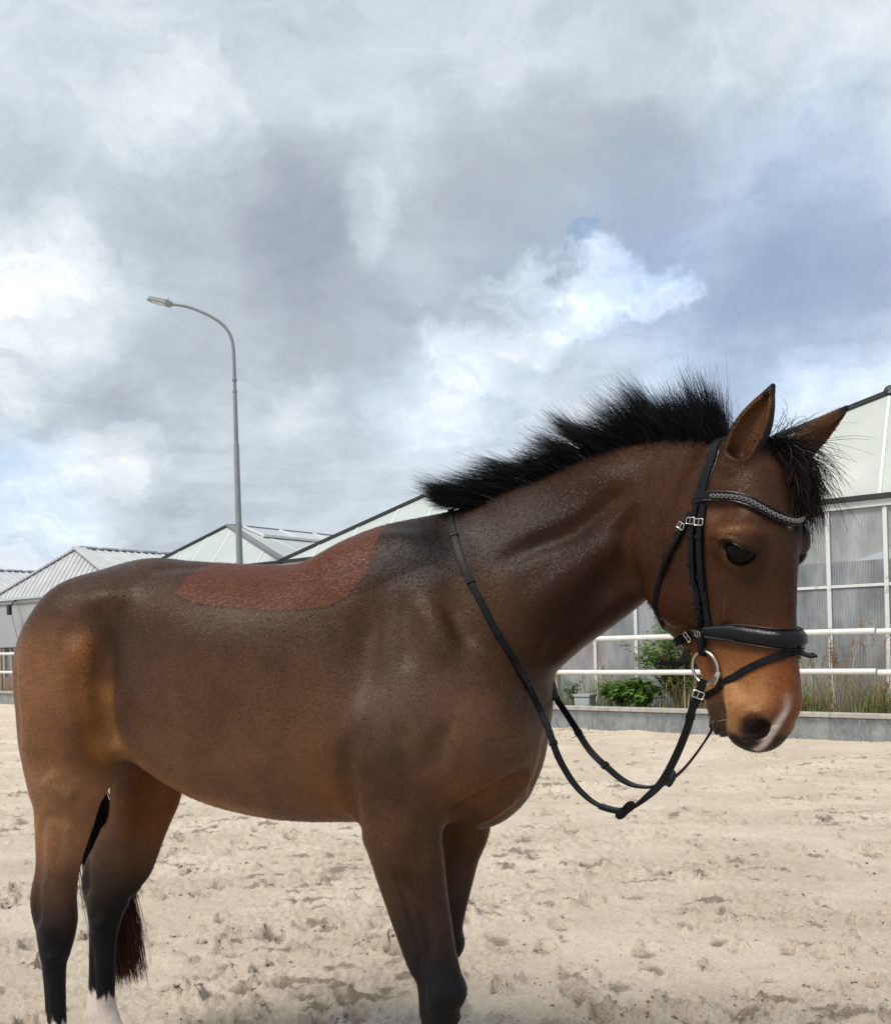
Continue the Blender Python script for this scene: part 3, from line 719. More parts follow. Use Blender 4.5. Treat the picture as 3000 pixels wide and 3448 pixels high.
# --- breast
PRIMS.append(Ell((.035, 0, 1.12), (.175, .185, .245), k=.08))
X, Y = (1, 0, 0), (0, 1, 0)
LIMB = (X, Y)
for s in (-1, 1):
    # shoulder blade, upper arm, triceps
    PRIMS.append(Loft([[-.10, s*.110, 1.50, .8, 0, .5, 0, 1, 0, .10, .13, .05, 2, 0],
                       [-.03, s*.150, 1.34, .8, 0, .5, 0, 1, 0, .12, .15, .075, 2, 0],
                       [.05, s*.165, 1.17, .8, 0, .5, 0, 1, 0, .11, .16, .078, 2, 0]], (.12, .09), .11))
    PRIMS.append(Ell((-.115, s*.160, 1.13), (.165, .090, .21), k=.10))
for s in (-1, 1):
    PRIMS.append(Ell((-1.125, s*.115, 1.385), (.235, .145, .165), [(1, 0, .35), (0, 1, 0), (-.35, 0, 1)], k=.08))   # croup muscle
PRIMS.append(Ell((-.995, -.205, 1.145), (.085, .040, .085), k=.05))   # flank folds
PRIMS.append(Ell((-.995, .195, 1.12), (.085, .040, .085), k=.05))
# --- legs: rows x y z front back lateral exp
NEAR_FORE = [(-.135, -.172, .97, .085, .10, .07), (-.118, -.180, .90, .096, .106, .076), (-.106, -.183, .84, .094, .094, .072),
             (-.092, -.182, .77, .086, .086, .064), (-.080, -.180, .71, .078, .078, .058), (-.064, -.178, .645, .070, .072, .051),
             (-.047, -.176, .58, .061, .066, .046), (-.034, -.175, .535, .058, .056, .048), (-.029, -.175, .49, .059, .054, .051),
             (-.028, -.175, .445, .053, .054, .047), (-.028, -.175, .40, .038, .046, .037), (-.026, -.175, .34, .030, .040, .029),
             (-.022, -.175, .25, .029, .038, .027), (-.018, -.175, .185, .034, .046, .034), (.0, -.175, .13, .032, .036, .031),
             (.018, -.175, .085, .038, .036, .036)]
FAR_FORE = [(-.09, .165, 1.00, .10, .11, .085), (-.085, .165, .90, .094, .10, .080), (-.088, .160, .84, .090, .094, .072),
            (-.104, .155, .77, .080, .082, .062), (-.112, .150, .71, .070, .074, .056), (-.122, .147, .645, .062, .068, .049),
            (-.132, .145, .58, .055, .060, .045), (-.140, .145, .535, .054, .052, .047), (-.144, .145, .49, .056, .050, .050),
            (-.146, .145, .445, .050, .050, .046), (-.148, .145, .40, .036, .042, .036), (-.150, .145, .34, .028, .037, .028),
            (-.150, .145, .25, .027, .036, .026), (-.148, .145, .185, .033, .045, .034), (-.135, .145, .13, .031, .035, .031),
            (-.118, .145, .085, .038, .036, .036)]
NEAR_HIND = [(-1.08, -.112, 1.42, .11, .14, .09), (-1.098, -.128, 1.33, .165, .185, .130), (-1.125, -.148, 1.22, .195, .208, .136), (-1.150, -.162, 1.11, .182, .184, .112), (-1.162, -.172, 1.02, .150, .152, .088), (-1.172, -.174, .95, .122, .125, .074),
             (-1.178, -.175, .89, .098, .100, .062), (-1.198, -.175, .785, .074, .078, .053), (-1.208, -.175, .70, .060, .064, .044),
             (-1.216, -.175, .64, .062, .064, .042), (-1.218, -.175, .585, .066, .066, .043), (-1.222, -.175, .535, .058, .060, .042),
             (-1.228, -.175, .485, .046, .050, .039), (-1.231, -.175, .445, .034, .040, .031), (-1.230, -.175, .36, .029, .036, .025),
             (-1.228, -.175, .25, .029, .036, .025), (-1.222, -.175, .185, .036, .046, .034), (-1.200, -.175, .13, .032, .036, .031),
             (-1.180, -.175, .085, .038, .036, .036)]
FAR_HIND = [(-1.08, .112, 1.42, .11, .14, .09), (-1.098, .128, 1.33, .165, .185, .130), (-1.110, .146, 1.22, .195, .208, .136), (-1.120, .150, 1.11, .182, .184, .112), (-1.125, .145, 1.02, .154, .152, .088), (-1.135, .138, .95, .132, .130, .076),
            (-1.150, .132, .88, .122, .118, .068), (-1.172, .130, .805, .102, .100, .060), (-1.206, .130, .726, .094, .094, .054),
            (-1.252, .130, .655, .088, .086, .050), (-1.284, .130, .60, .084, .086, .048), (-1.298, .130, .545, .072, .074, .047),
            (-1.308, .130, .50, .058, .062, .044), (-1.320, .130, .43, .047, .052, .037), (-1.326, .130, .34, .043, .050, .034),
            (-1.332, .130, .24, .042, .050, .034), (-1.332, .130, .175, .046, .056, .040), (-1.312, .130, .125, .042, .044, .038),
            (-1.292, .130, .085, .046, .044, .042)]
for st, kk in ((NEAR_FORE, .05), (FAR_FORE, .05), (NEAR_HIND, .085), (FAR_HIND, .085)):
    PRIMS.append(axis_loft(st, LIMB, (.10, .03), kk, 6))
# point of hock
PRIMS.append(Loft([[-1.245, -.175, .56, 1, 0, 0, 0, 1, 0, .02, .022, .022, 2, 0], [-1.284, -.175, .632, 1, 0, 0, 0, 1, 0, .022, .026, .020, 2, 0],
                   [-1.235, -.175, .80, 1, 0, 0, 0, 1, 0, .012, .014, .012, 2, 0]], (.02, .02), .03))
PRIMS.append(Loft([[-1.335, .130, .53, 1, 0, 0, 0, 1, 0, .02, .022, .024, 2, 0], [-1.372, .130, .605, 1, 0, 0, 0, 1, 0, .022, .024, .022, 2, 0],
                   [-1.29, .130, .75, 1, 0, 0, 0, 1, 0, .014, .014, .014, 2, 0]], (.02, .02), .035))
# --- head (head frame: n forward out of the face, b to the horse's right, z up)
def head():
    st = [  # z  front  back  half-width exp taper(front)
        (1.745, .092, -.085, .070, 2.2, -.10), (1.70, .114, -.120, .088, 2.3, -.15), (1.65, .126, -.150, .098, 2.4, -.18),
        (1.60, .135, -.160, .103, 2.5, -.20), (1.55, .140, -.160, .100, 2.5, -.25), (1.50, .140, -.150, .090, 2.5, -.30),
        (1.44, .137, -.125, .079, 2.5, -.30), (1.38, .135, -.095, .069, 2.5, -.28), (1.32, .136, -.066, .062, 2.5, -.22),
        (1.27, .138, -.046, .060, 2.4, -.15), (1.225, .140, -.034, .062, 2.3, -.08), (1.185, .139, -.024, .065, 2.2, .0),
        (1.150, .120, -.022, .060, 2.1, .0)]
    rows = []
    for z, f, bk, w, e, tp in st:
        u = (1.745-z)/.6
        c = -.010+.050*u*u
        rows.append(list(head_pt(c, 0, z))+list(head_vec(1, 0, 0))+list(head_vec(0, 1, 0))+[f-c, c-bk, w, e, tp])
    return Loft(rows, (.045, .034), .05, sc=HS)
PRIMS.append(head())
HX = [head_vec(1, 0, 0), head_vec(0, 1, 0), head_vec(0, 0, 1)]
def hx(tilt):   # axes tilted about the head's lateral axis
    c, s = math.cos(tilt), math.sin(tilt)
    return [head_vec(c, 0, s), head_vec(0, 1, 0), head_vec(-s, 0, c)]
for s in (-1, 1):
    PRIMS.append(Ell(head_pt(-.110, s*.052, 1.530), (.158, .046, .155), hx(.35), k=.025, sc=HS))     # round jaw
    PRIMS.append(Ell(head_pt(.066, s*.078, 1.552), (.052, .036, .048), HX, k=.035, sc=HS))           # eye socket
def jaw(n, z, r1, r2, w, tz):
    return list(head_pt(n, 0, z))+list(head_vec(1, 0, tz))+list(head_vec(0, 1, 0))+[r1, r2, w, 2.2, 0]
PRIMS.append(Loft([jaw(-.140, 1.46, .07, .074, .062, -.5), jaw(-.100, 1.38, .065, .062, .052, -.5), jaw(-.072, 1.30, .06, .044, .042, -.4),
                   jaw(-.062, 1.225, .05, .038, .036, -.3), jaw(-.050, 1.166, .040, .036, .034, -.2), jaw(-.040, 1.148, .028, .026, .026, -.1)], (.05, .016), .022, sc=HS))
PRIMS.append(Ell(head_pt(.034, 0, 1.147), (.068, .056, .053), HX, k=.02, sc=HS))                       # upper lip
# ears: outer shell with the cup cut out
def ear(base, tip, opening, wid, dep):
    base, tip = np.array(base), np.array(tip)
    ax = tip-base; L = np.linalg.norm(ax); ax = ax/L
    op = np.array(opening, float); op = nrm(op-ax*(op@ax)); sd = nrm(np.cross(ax, op))
    prof = [(0, .62, .72), (.18, .88, 1.0), (.38, 1.0, .95), (.58, .90, .78), (.78, .60, .52), (.92, .30, .34), (1.0, .15, .20)]
    rows, cut = [], []
    for t, w, d in prof:
        c = base+ax*L*t+sd*wid*.22*math.sin(t*math.pi)*0
        rows.append(list(c)+list(op)+list(sd)+[dep*d, dep*d, wid*w, 2.0, 0])
    for t, w, d in prof[1:-1]:
        c = base+ax*L*t*.97+op*(dep*d*.95*HS)
        cut.append(list(c)+list(op)+list(sd)+[dep*d*1.15, max(dep*d*1.25, .004), max(wid*w-.012, .003), 2.0, 0])
    PRIMS.append(Loft(rows, (.02, .006), .022, 4, HS))
    CUTS.append(Loft(cut, (.015, .002), .006, 4, HS))
ear(head_pt(.040, .058, 1.715), head_pt(.112, .012, 1.876), head_vec(.45, .85, .05), .042, .030)
ear(head_pt(.055, -.070, 1.720), head_pt(.138, -.190, 1.844), head_vec(.75, -.25, -.6), .046, .030)

# --- openings: nostrils, eyes, mouth line
for s in (-1, 1):
    CUTS.append(Ell(head_pt(.082, s*.060, 1.150), (.0165, .046, .030), hx(-.70), k=.008, sc=HS))
    CUTS.append(Ell(head_pt(.077, s*.113, 1.531), (.0295, .024, .0140), hx(-.50), k=.006, sc=HS))

# --- muscles and bones (mirrored unless in the head frame)
def both(c, r, amp, axes=None):
    for s in (-1, 1):
        ax = None if axes is None else [(a[0], s*a[1]*-1 if False else a[1]*s, a[2]) for a in axes]
        DETAIL.append(Bump((c[0], s*c[1], c[2]), r, amp, ax))
def both_crease(p, sg, amp, fade=.25):
    for s in (-1, 1):
        DETAIL.append(Crease([(a, s*b, c) for a, b, c in p], sg, amp*1.25, fade))
def hboth(c, r, amp, axes=None):
    for s in (-1, 1):
        DETAIL.append(Bump(head_pt(c[0], s*c[1], c[2]), r, amp, axes or HX))
def hcrease(p, sg, amp, fade=.25):
    for s in (-1, 1):
        DETAIL.append(Crease([head_pt(a, s*b, c) for a, b, c in p], sg, amp, fade))
#DETAILS#
both((-.97, .225, 1.51), (.07, .08, .05), .020)                    # point of hip
both((-.84, .25, 1.38), (.10, .09, .13), -.026)                    # hollow of the flank
both_crease([(-.92, .13, 1.58), (-.80, .11, 1.59), (-.68, .10, 1.58)], .03, -.007, .4)     # beside the loin
both((-1.17, .20, 1.50), (.14, .10, .10), .010)                    # croup
both_crease([(-.955, .24, 1.43), (-.945, .255, 1.33), (-.945, .265, 1.23), (-.945, .255, 1.15), (-.93, .24, 1.08)], .030, -.030, .25)   # front of the thigh
both_crease([(-1.03, .265, 1.42), (-1.03, .28, 1.30), (-1.02, .285, 1.19), (-1.00, .26, 1.09)], .040, .016, .3)
both_crease([(-1.27, .22, 1.38), (-1.285, .24, 1.22), (-1.27, .24, 1.07)], .030, -.010)   # hamstring line
both_crease([(-1.16, .25, 1.02), (-1.12, .26, .96), (-1.07, .24, .93)], .035, .012)       # stifle
both_crease([(-1.10, .26, .90), (-1.15, .245, .88), (-1.20, .24, .90)], .020, -.006)
both_crease([(.000, .175, 1.52), (.035, .19, 1.43), (.070, .20, 1.355), (.098, .205, 1.29)], .036, -.018, .4)   # in front of the shoulder blade
both_crease([(-.02, .21, 1.48), (.012, .235, 1.38), (.045, .25, 1.28)], .030, .015, .35)  # shoulder blade edge
both_crease([(-.08, .21, 1.50), (-.07, .235, 1.38), (-.05, .26, 1.26)], .028, -.010, .35)
both_crease([(-.155, .185, 1.53), (-.168, .225, 1.40), (-.172, .26, 1.28), (-.185, .285, 1.16)], .045, -.020, .4)  # behind the shoulder
both((-.03, .255, 1.19), (.08, .08, .08), .016)                    # point of the shoulder
both_crease([(.07, .22, 1.22), (.02, .25, 1.12), (-.03, .24, 1.02)], .030, -.012, .35)
both((-.13, .27, 1.08), (.07, .07, .12), .016)                     # triceps
both_crease([(-.07, .285, 1.19), (-.058, .275, 1.09), (-.04, .235, .99)], .028, -.010, .35)
both_crease([(-.200, .29, 1.16), (-.209, .28, 1.08), (-.225, .245, .99), (-.232, .21, .92), (-.21, .19, .86)], .020, -.022, .3)   # elbow crease
both_crease([(.184, .07, 1.03), (.128, .12, .985), (.059, .15, .946), (.002, .14, .912)], .026, -.036, .25)  # under the breast
both_crease([(.19, .05, 1.08), (.14, .14, 1.045), (.06, .19, 1.005), (.0, .21, .96)], .030, .012, .3)
both_crease([(.164, .068, .98), (.107, .099, .934), (.04, .10, .895)], .020, .010, .3)
both_crease([(-.05, .25, .96), (-.04, .24, .88), (-.04, .24, .80)], .020, -.008, .35)
DETAIL.append(Crease([(.24, 0, 1.14), (.21, 0, 1.03), (.15, 0, .95)], .03, -.020))
DETAIL.append(Crease([(.423, -.164, 1.488), (.382, -.154, 1.462), (.285, -.118, 1.35), (.233, -.085, 1.283)], .026, -.030, .3))  # jugular groove
DETAIL.append(Bump((.43, -.165, 1.50), (.05, .05, .045), -.018))
DETAIL.append(Crease([(.483, -.192, 1.684), (.433, -.169, 1.671), (.32, -.144, 1.606), (.227, -.132, 1.579), (.10, -.14, 1.53)], .026, -.017, .3))
DETAIL.append(Crease([(.467, -.182, 1.575), (.384, -.167, 1.54), (.283, -.146, 1.47), (.194, -.142, 1.38)], .034, .014, .3))
DETAIL.append(Bump((.34, -.14, 1.74), (.16, .06, .04), .012))
DETAIL.append(Crease([head_pt(-.230, .085, 1.68), head_pt(-.268, .090, 1.60), head_pt(-.275, .085, 1.52), head_pt(-.25, .07, 1.44)], .024, -.018, .25))  # behind the jaw
hcrease([(.048, .105, 1.50), (.035, .096, 1.45), (.022, .082, 1.40), (.012, .072, 1.36)], .015, .011)        # cheek bone
hboth((.080, .080, 1.43), (.040, .03, .08), -.012)
hboth((.062, .110, 1.572), (.040, .03, .012), .010)
hcrease([(.040, .112, 1.545), (.060, .120, 1.556), (.085, .115, 1.550), (.105, .098, 1.530)], .0065, .006, .2)   # upper lid
hcrease([(.045, .112, 1.535), (.062, .116, 1.514), (.085, .108, 1.506), (.104, .094, 1.516)], .006, .005, .2)    # lower lid                # brow
hboth((.035, .10, 1.625), (.03, .03, .025), -.012)                 # hollow above the eye
hcrease([(.112, .060, 1.176), (.085, .072, 1.190), (.058, .074, 1.172), (.050, .066, 1.140), (.062, .058, 1.116)], .011, .010, .2)
hcrease([(.118, .052, 1.160), (.108, .052, 1.132), (.085, .052, 1.115)], .010, .006, .2)  # nostril rim
hboth((.03, .07, 1.225), (.03, .03, .03), .004)
hcrease([(-.012, .060, 1.262), (-.010, .056, 1.225), (-.004, .050, 1.185), (.002, .044, 1.150)], .0075, -.012, .15)   # mouth line
hboth((.035, .066, 1.205), (.030, .03, .035), .006)
hcrease([(-.05, .03, 1.245), (-.085, .0, 1.24)], .014, -.008, .3)   # chin groove
hcrease([(.010, .07, 1.285), (.045, .066, 1.245), (.062, .07, 1.205)], .012, -.006, .3)
# knees, hocks, tendons
for x, y in ((-.029, -.175), (-.144, .145)):
    DETAIL.append(Bump((x+.05, y, .505), (.03, .05, .026), .014)); DETAIL.append(Bump((x+.05, y, .455), (.03, .05, .013), -.008)); DETAIL.append(Bump((x+.045, y, .40), (.03, .05, .03), -.004))
    for s in (-1, 1):
        DETAIL.append(Bump((x-.030, y+s*.047, .49), (.018, .02, .05), -.012)); DETAIL.append(Bump((x+.012, y+s*.05, .50), (.02, .02, .03), .007))
        DETAIL.append(Crease([(x-.012, y+s*.03, .39), (x-.008, y+s*.03, .30), (x-.004, y+s*.03, .22)], .010, -.006))
for x, y in ((-1.23, -.175), (-1.326, .130)):
    for s in (-1, 1):
        DETAIL.append(Crease([(x-.018, y+s*.042, .78), (x-.024, y+s*.042, .70), (x-.028, y+s*.040, .62), (x-.02, y+s*.04, .56)], .014, -.028, .25))
        DETAIL.append(Bump((x+.014, y+s*.04, .56), (.028, .02, .030), .012)); DETAIL.append(Bump((x+.01, y+s*.035, .50), (.03, .02, .02), -.006)); DETAIL.append(Bump((x+.005, y+s*.035, .465), (.025, .02, .016), .006))
        DETAIL.append(Crease([(x-.014, y+s*.03, .42), (x-.012, y+s*.03, .30), (x-.008, y+s*.03, .22)], .010, -.006))
DETAIL.append(Crease([(-.079, -.251, .824), (-.070, -.24, .766), (-.046, -.228, .713), (-.034, -.221, .648), (-.026, -.218, .58)], .011, -.014, .2))
DETAIL.append(Crease([(-.112, -.25, .82), (-.092, -.237, .756), (-.073, -.227, .674), (-.058, -.221, .602), (-.05, -.22, .54)], .010, -.013, .2))
DETAIL.append(Crease([(-.10, -.252, .80), (-.082, -.24, .73), (-.06, -.226, .66), (-.045, -.222, .58)], .009, .007, .2))
DETAIL.append(Crease([(-1.20, -.24, .90), (-1.225, -.225, .78), (-1.235, -.22, .68)], .016, -.010))
DETAIL.append(Crease([(-1.13, -.245, .92), (-1.15, -.235, .82), (-1.17, -.225, .72)], .020, -.007))

def smin(a, b, k):
    h = np.maximum(k-np.abs(a-b), 0)/k
    return np.minimum(a, b)-h*h*k*.25

def sdf(P, full=True):
    P = np.asarray(P, np.float32)
    if len(P) > 90000: return np.concatenate([sdf(P[i:i+60000]) for i in range(0, len(P), 60000)])
    D = np.full(len(P), .5, np.float32)
    plo, phi = P.min(0), P.max(0)
    def inside(o):
        if np.any(o.lo > phi) or np.any(o.hi < plo): return ()
        return np.nonzero(np.all((P > o.lo) & (P < o.hi), 1))[0]
    for o in PRIMS:
        i = inside(o)
        if len(i): D[i] = smin(D[i], o(P[i]).astype(np.float32), o.k)
    for o in DETAIL:
        i = inside(o)
        if len(i): D[i] -= o(P[i]).astype(np.float32)
    for o in CUTS:
        i = inside(o)
        if len(i): D[i] = -smin(-D[i], o(P[i]).astype(np.float32), o.k)
    return D

def sdf_grad(P, e=.003):
    P = np.asarray(P, np.float32)
    G = np.stack([sdf(P+np.float32([e, 0, 0]))-sdf(P-np.float32([e, 0, 0])),
                  sdf(P+np.float32([0, e, 0]))-sdf(P-np.float32([0, e, 0])),
                  sdf(P+np.float32([0, 0, e]))-sdf(P-np.float32([0, 0, e]))], 1)/(2*e)
    return G

def to_skin(P, off=0., it=6):
    """Move points onto the horse's skin (plus an offset) and return them with the normals."""
    P = np.array(P, np.float32)
    for _ in range(it):
        d = sdf(P)-off; g = sdf_grad(P, .004)
        P = P-(d/np.maximum(np.sum(g*g, 1), .2))[:, None]*g*.85
    return P.astype(float), nrm(sdf_grad(P, .006))

def surface_nets(h, lo, hi):
    lo = np.array(lo, float); hi = np.array(hi, float)
    B = 4
    nb = np.ceil((hi-lo)/(h*B)).astype(int)
    g = [lo[i]+(np.arange(nb[i])+.5)*h*B for i in range(3)]
    G = np.stack(np.meshgrid(*g, indexing='ij'), -1).reshape(-1, 3)
    dG = sdf(G); act = (np.abs(dG) < h*B*1.15).reshape(nb)
    N = nb*B+1
    D = np.full(N, .5, np.float32)
    need = np.zeros(N, bool)
    for bx, by, bz in np.argwhere(act):
        need[bx*B:bx*B+B+1, by*B:by*B+B+1, bz*B:bz*B+B+1] = True
    idx = np.argwhere(need)
    pts = (lo+idx*h).astype(np.float32)
    val = np.empty(len(pts), np.float32)
    for i in range(0, len(pts), 400000):
        val[i:i+400000] = sdf(pts[i:i+400000])
    D[need] = val
    # unknown cells far inside: mark by flood from the coarse sign
    cs = np.repeat(np.repeat(np.repeat((dG < 0).reshape(nb), B, 0), B, 1), B, 2)
    m = ~need[:-1, :-1, :-1] & cs
    D[:-1, :-1, :-1][m] = -.5
    S = D < 0
    corners = [(i, j, k) for i in (0, 1) for j in (0, 1) for k in (0, 1)]
    cnt = sum(S[i:N[0]-1+i, j:N[1]-1+j, k:N[2]-1+k].astype(np.int8) for i, j, k in corners)
    cell = np.argwhere((cnt > 0) & (cnt < 8))
    vid = -np.ones(N-1, np.int32); vid[tuple(cell.T)] = np.arange(len(cell))
    cv = [D[cell[:, 0]+i, cell[:, 1]+j, cell[:, 2]+k] for i, j, k in corners]
    acc = np.zeros((len(cell), 3)); n = np.zeros(len(cell))
    for a in range(8):
        for b in range(a+1, 8):
            ca, cb = np.array(corners[a]), np.array(corners[b])
            if np.abs(ca-cb).sum() != 1: continue
            x = (cv[a] < 0) != (cv[b] < 0)
            t = cv[a]/np.where(x, cv[a]-cv[b], 1)
            acc += np.where(x[:, None], ca+(cb-ca)*t[:, None], 0); n += x
    V = lo+(cell+acc/n[:, None])*h
    F = []
    for ax in range(3):
        o1, o2 = [(1, 2), (2, 0), (0, 1)][ax]
        sl0 = [slice(None)]*3; sl1 = [slice(None)]*3
        sl0[ax] = slice(0, -1); sl1[ax] = slice(1, None)
        e = np.argwhere(S[tuple(sl0)] != S[tuple(sl1)])
        e = e[(e[:, o1] > 0) & (e[:, o2] > 0) & (e[:, o1] < N[o1]-1) & (e[:, o2] < N[o2]-1)]
        d1 = np.zeros(3, int); d1[o1] = 1; d2 = np.zeros(3, int); d2[o2] = 1
        q = np.stack([vid[tuple((e-d1-d2).T)], vid[tuple((e-d2).T)], vid[tuple(e.T)], vid[tuple((e-d1).T)]], 1)
        flip = ~S[tuple(e.T)]
        q[flip] = q[flip][:, ::-1]
        F.append(q[np.all(q >= 0, 1)])
    F = np.vstack(F)
    # keep the one connected skin and settle the vertices on the surface
    V = V.astype(np.float32)
    d = sdf(V); e = np.float32(h*.4)
    g = np.stack([sdf(V+np.float32(np.eye(3)[i])*e)-d for i in range(3)], 1)/e
    V = V-np.clip(d/np.maximum(np.sum(g*g, 1), .3), -h*.5, h*.5)[:, None]*g*.8
    return V, F

def refine(V, F, sel):
    """Split the selected quads in four; new points settle on the skin unless they lie on the rim of the selection."""
    Fs, Fo = F[sel], F[~sel]
    E = np.stack([Fs, np.roll(Fs, -1, 1)], -1).reshape(-1, 2); E.sort(1)
    U, inv, cnt = np.unique(E, axis=0, return_inverse=True, return_counts=True); inv = inv.reshape(-1, 4)
    mid = (V[U[:, 0]]+V[U[:, 1]])/2; cen = V[Fs].mean(1)
    P = np.vstack([mid, cen]).astype(np.float32); free = np.concatenate([cnt == 2, np.ones(len(cen), bool)])
    Q = P[free]; e = np.float32(.0012)
    for _ in range(2):
        d = sdf(Q); g = np.stack([sdf(Q+np.float32(np.eye(3)[i])*e)-d for i in range(3)], 1)/e
        Q = Q-np.clip(d/np.maximum(np.sum(g*g, 1), .3), -.003, .003)[:, None]*g*.8
    P[free] = Q
    nv = len(V); m = nv+inv; c = nv+len(U)+np.arange(len(Fs))
    new = np.concatenate([np.stack([Fs[:, k], m[:, k], c, m[:, k-1]], 1) for k in range(4)])
    return np.vstack([V, P]), np.vstack([Fo, new])
# ------------------------------------------------------------------ the horse
horse = empty('horse', (.05, 2.36, 0), R_(-20.3))
tag(horse, 'dark bay horse with short black mane wearing a black bridle', 'horse')
V, F = surface_nets(.0062, (-1.62, -.52, .02), (1.05, .45, 1.95))
hc = to_head(V[F].mean(1)); V, F = refine(V, F, (hc[:, 0] > -.12) & (hc[:, 2] > 1.05) & (V[F[:, 0], 0] > .4))
hc = to_head(V[F].mean(1)); ab_ = np.abs(hc[:, 1])
V, F = refine(V, F, (V[F[:, 0], 0] > .4) & (((np.abs(hc[:, 0]-.076) < .045) & (np.abs(hc[:, 2]-1.532) < .036) & (ab_ > .06)) | ((hc[:, 0] > -.02) & (hc[:, 2] > 1.05) & (hc[:, 2] < 1.21))))
me = bpy.data.meshes.new('body'); me.from_pydata(V.tolist(), [], F.tolist()); me.shade_smooth()
body = link(bpy.data.objects.new('body', me), horse)

def sm(x, a, b):
    q = np.clip((x-a)/(b-a), 0, 1); return q*q*(3-2*q)
def blob(P, c, r): return np.exp(-np.sum(((P-np.array(c))/np.array(r))**2, 1))
def line_d(P, pts):
    C_ = catmull(pts, 5); best = np.full(len(P), 1e9)
    for i in range(len(C_)-1):
        s = C_[i+1]-C_[i]; t_ = np.clip(((P-C_[i])@s)/(s@s), 0, 1); d = P-C_[i]-t_[:, None]*s
        best = np.minimum(best, np.sum(d*d, 1))
    return np.sqrt(best)
def coat(V):
    """Coat colours of a bay: black points, tan flank and muzzle, darker topline; some light and shade painted in. Linear RGB per vertex."""
    V = np.asarray(V, float); x, y, z = V.T; ay = np.abs(y)
    N1 = fbm(x*7+y*3, z*7+y*2, 4, 3)-.5
    def lay(col, c, m): return col*(1-m[:, None])+np.array(c)*m[:, None]
    c = np.tile(np.array([.056, .026, .013]), (len(V), 1))
    c = lay(c, (.088, .043, .022), sm(x, -.95, -.6)*sm(x, -.05, -.3)*sm(z, 1.45, 1.2))                 # barrel
    c = lay(c, (.150, .076, .042), sm(x, -.98, -.8)*sm(x, -.15, -.32)*sm(z, 1.22, 1.0)*.9)             # lower barrel
    c = lay(c, (.028, .015, .0095), sm(z, 1.44, 1.58)*sm(x, -1.5, -.3)*.85)                             # darker along the back
    c = lay(c, (.185, .082, .036), sm(x, -.98, -1.12)*sm(z, 1.52, 1.28))                               # thigh
    c = lay(c, (.090, .053, .037), blob(V, (-.08, -.22, 1.22), (.15, .3, .18))*.85)  # highlight on the shoulder, painted into the coat colour
    c = lay(c, (.150, .078, .046), blob(V, (.10, -.16, 1.12), (.13, .3, .12))*.85)                     # shoulder
    c = lay(c, (.0085, .0068, .0068), blob(V, (-.05, -.12, 1.60), (.12, .3, .12)))                        # withers
    c = lay(c, (.026, .0105, .0052), sm(x, .10, .30)*sm(z, 1.1, 1.3))                                    # neck
    c = lay(c, (.030, .013, .008), blob(V, (.42, -.17, 1.50), (.09, .1, .08))*.7)
    Pm = np.stack([x, -ay, z], 1)
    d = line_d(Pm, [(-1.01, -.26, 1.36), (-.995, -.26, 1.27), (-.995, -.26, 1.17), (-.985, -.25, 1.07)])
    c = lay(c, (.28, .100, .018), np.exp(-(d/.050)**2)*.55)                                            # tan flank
    c = lay(c, (.030, .018, .012), np.exp(-(line_d(Pm, [(-.93, -.25, 1.40), (-.92, -.26, 1.30)])/.06)**2)*.6)  # shade of the flank hollow, put into the coat colour
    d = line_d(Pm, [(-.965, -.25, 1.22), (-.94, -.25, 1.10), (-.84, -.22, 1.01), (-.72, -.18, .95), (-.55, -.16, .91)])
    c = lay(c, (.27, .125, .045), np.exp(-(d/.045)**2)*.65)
    c = lay(c, (.27, .135, .068), sm(z, 1.08, .95)*sm(z, .60, .80)*sm(x, -.9, -1.05)*(.85+.6*N1).clip(0, 1)*(y < 0))      # gaskin
    c = lay(c, (.150, .055, .014), sm(z, 1.15, 1.0)*sm(z, .60, .85)*sm(x, -.9, -1.02)*(y > 0)*.9)
    c = lay(c, (.16, .065, .020), blob(V, (-.285, -.23, .97), (.06, .2, .15))*.60)                      # behind the elbow
    c = lay(c, (.15, .060, .018), blob(V, (.11, -.10, .98), (.12, .3, .08))*.65)                        # breast
    c = lay(c, (.13, .052, .015), blob(V, (.05, .12, .85), (.12, .1, .10))*.8)
    # black points
    fore = sm(x, -.6, -.5)
    c = lay(c, (.034, .022, .018), sm(z+N1*.12, .86, .62)*.85)
    c = lay(c, (.0085, .0083, .0100), sm(z+N1*.10, .72, .50))
    c = lay(c, (.016, .013, .013), blob(V, (-1.25, 0, .72), (.12, .11, .10))*.7)
    c = lay(c, (.010, .009, .009), blob(V, (-.90, 0, .96), (.12, .07, .06)))
    # head
    h = to_head(V); n, b_, hz = h.T; ab = np.abs(b_)
    hd = sm(n, -.36, -.26)*(hz > 1.0)*sm(x, .3, .45)
    c = lay(c, (.047, .018, .008), hd)
    c = lay(c, (.034, .016, .011), hd*sm(n, .05, .13)*sm(hz, 1.40, 1.5)*.5)
    c = lay(c, (.105, .044, .018), hd*blob(np.stack([n, ab, hz], 1), (.02, .1, 1.60), (.06, .12, .05))*.6)
    mz = hd*sm(hz+N1*.04, 1.40, 1.29)
    c = lay(c, (.20, .075, .024), mz*.8)
    mz = hd*sm(hz+N1*.05, 1.31, 1.20)
    c = lay(c, (.38, .175, .070), mz*.85)
    c = lay(c, (.150, .038, .014), hd*sm(hz, 1.36, 1.24)*sm(n, .085, .13)*.8)  # front of the muzzle painted darker red, as turned away from the light
    c = lay(c, (.36, .20, .085), hd*blob(h, (.015, .06, 1.20), (.030, .05, .06))*.7)
    c = lay(c, (.020, .014, .013), hd*np.maximum(sm(hz+N1*.02-.12*np.clip(.03-n, 0, .1), 1.156, 1.128), blob(h, (.080, .06, 1.150), (.040, .07, .040))*1.35).clip(0, 1))
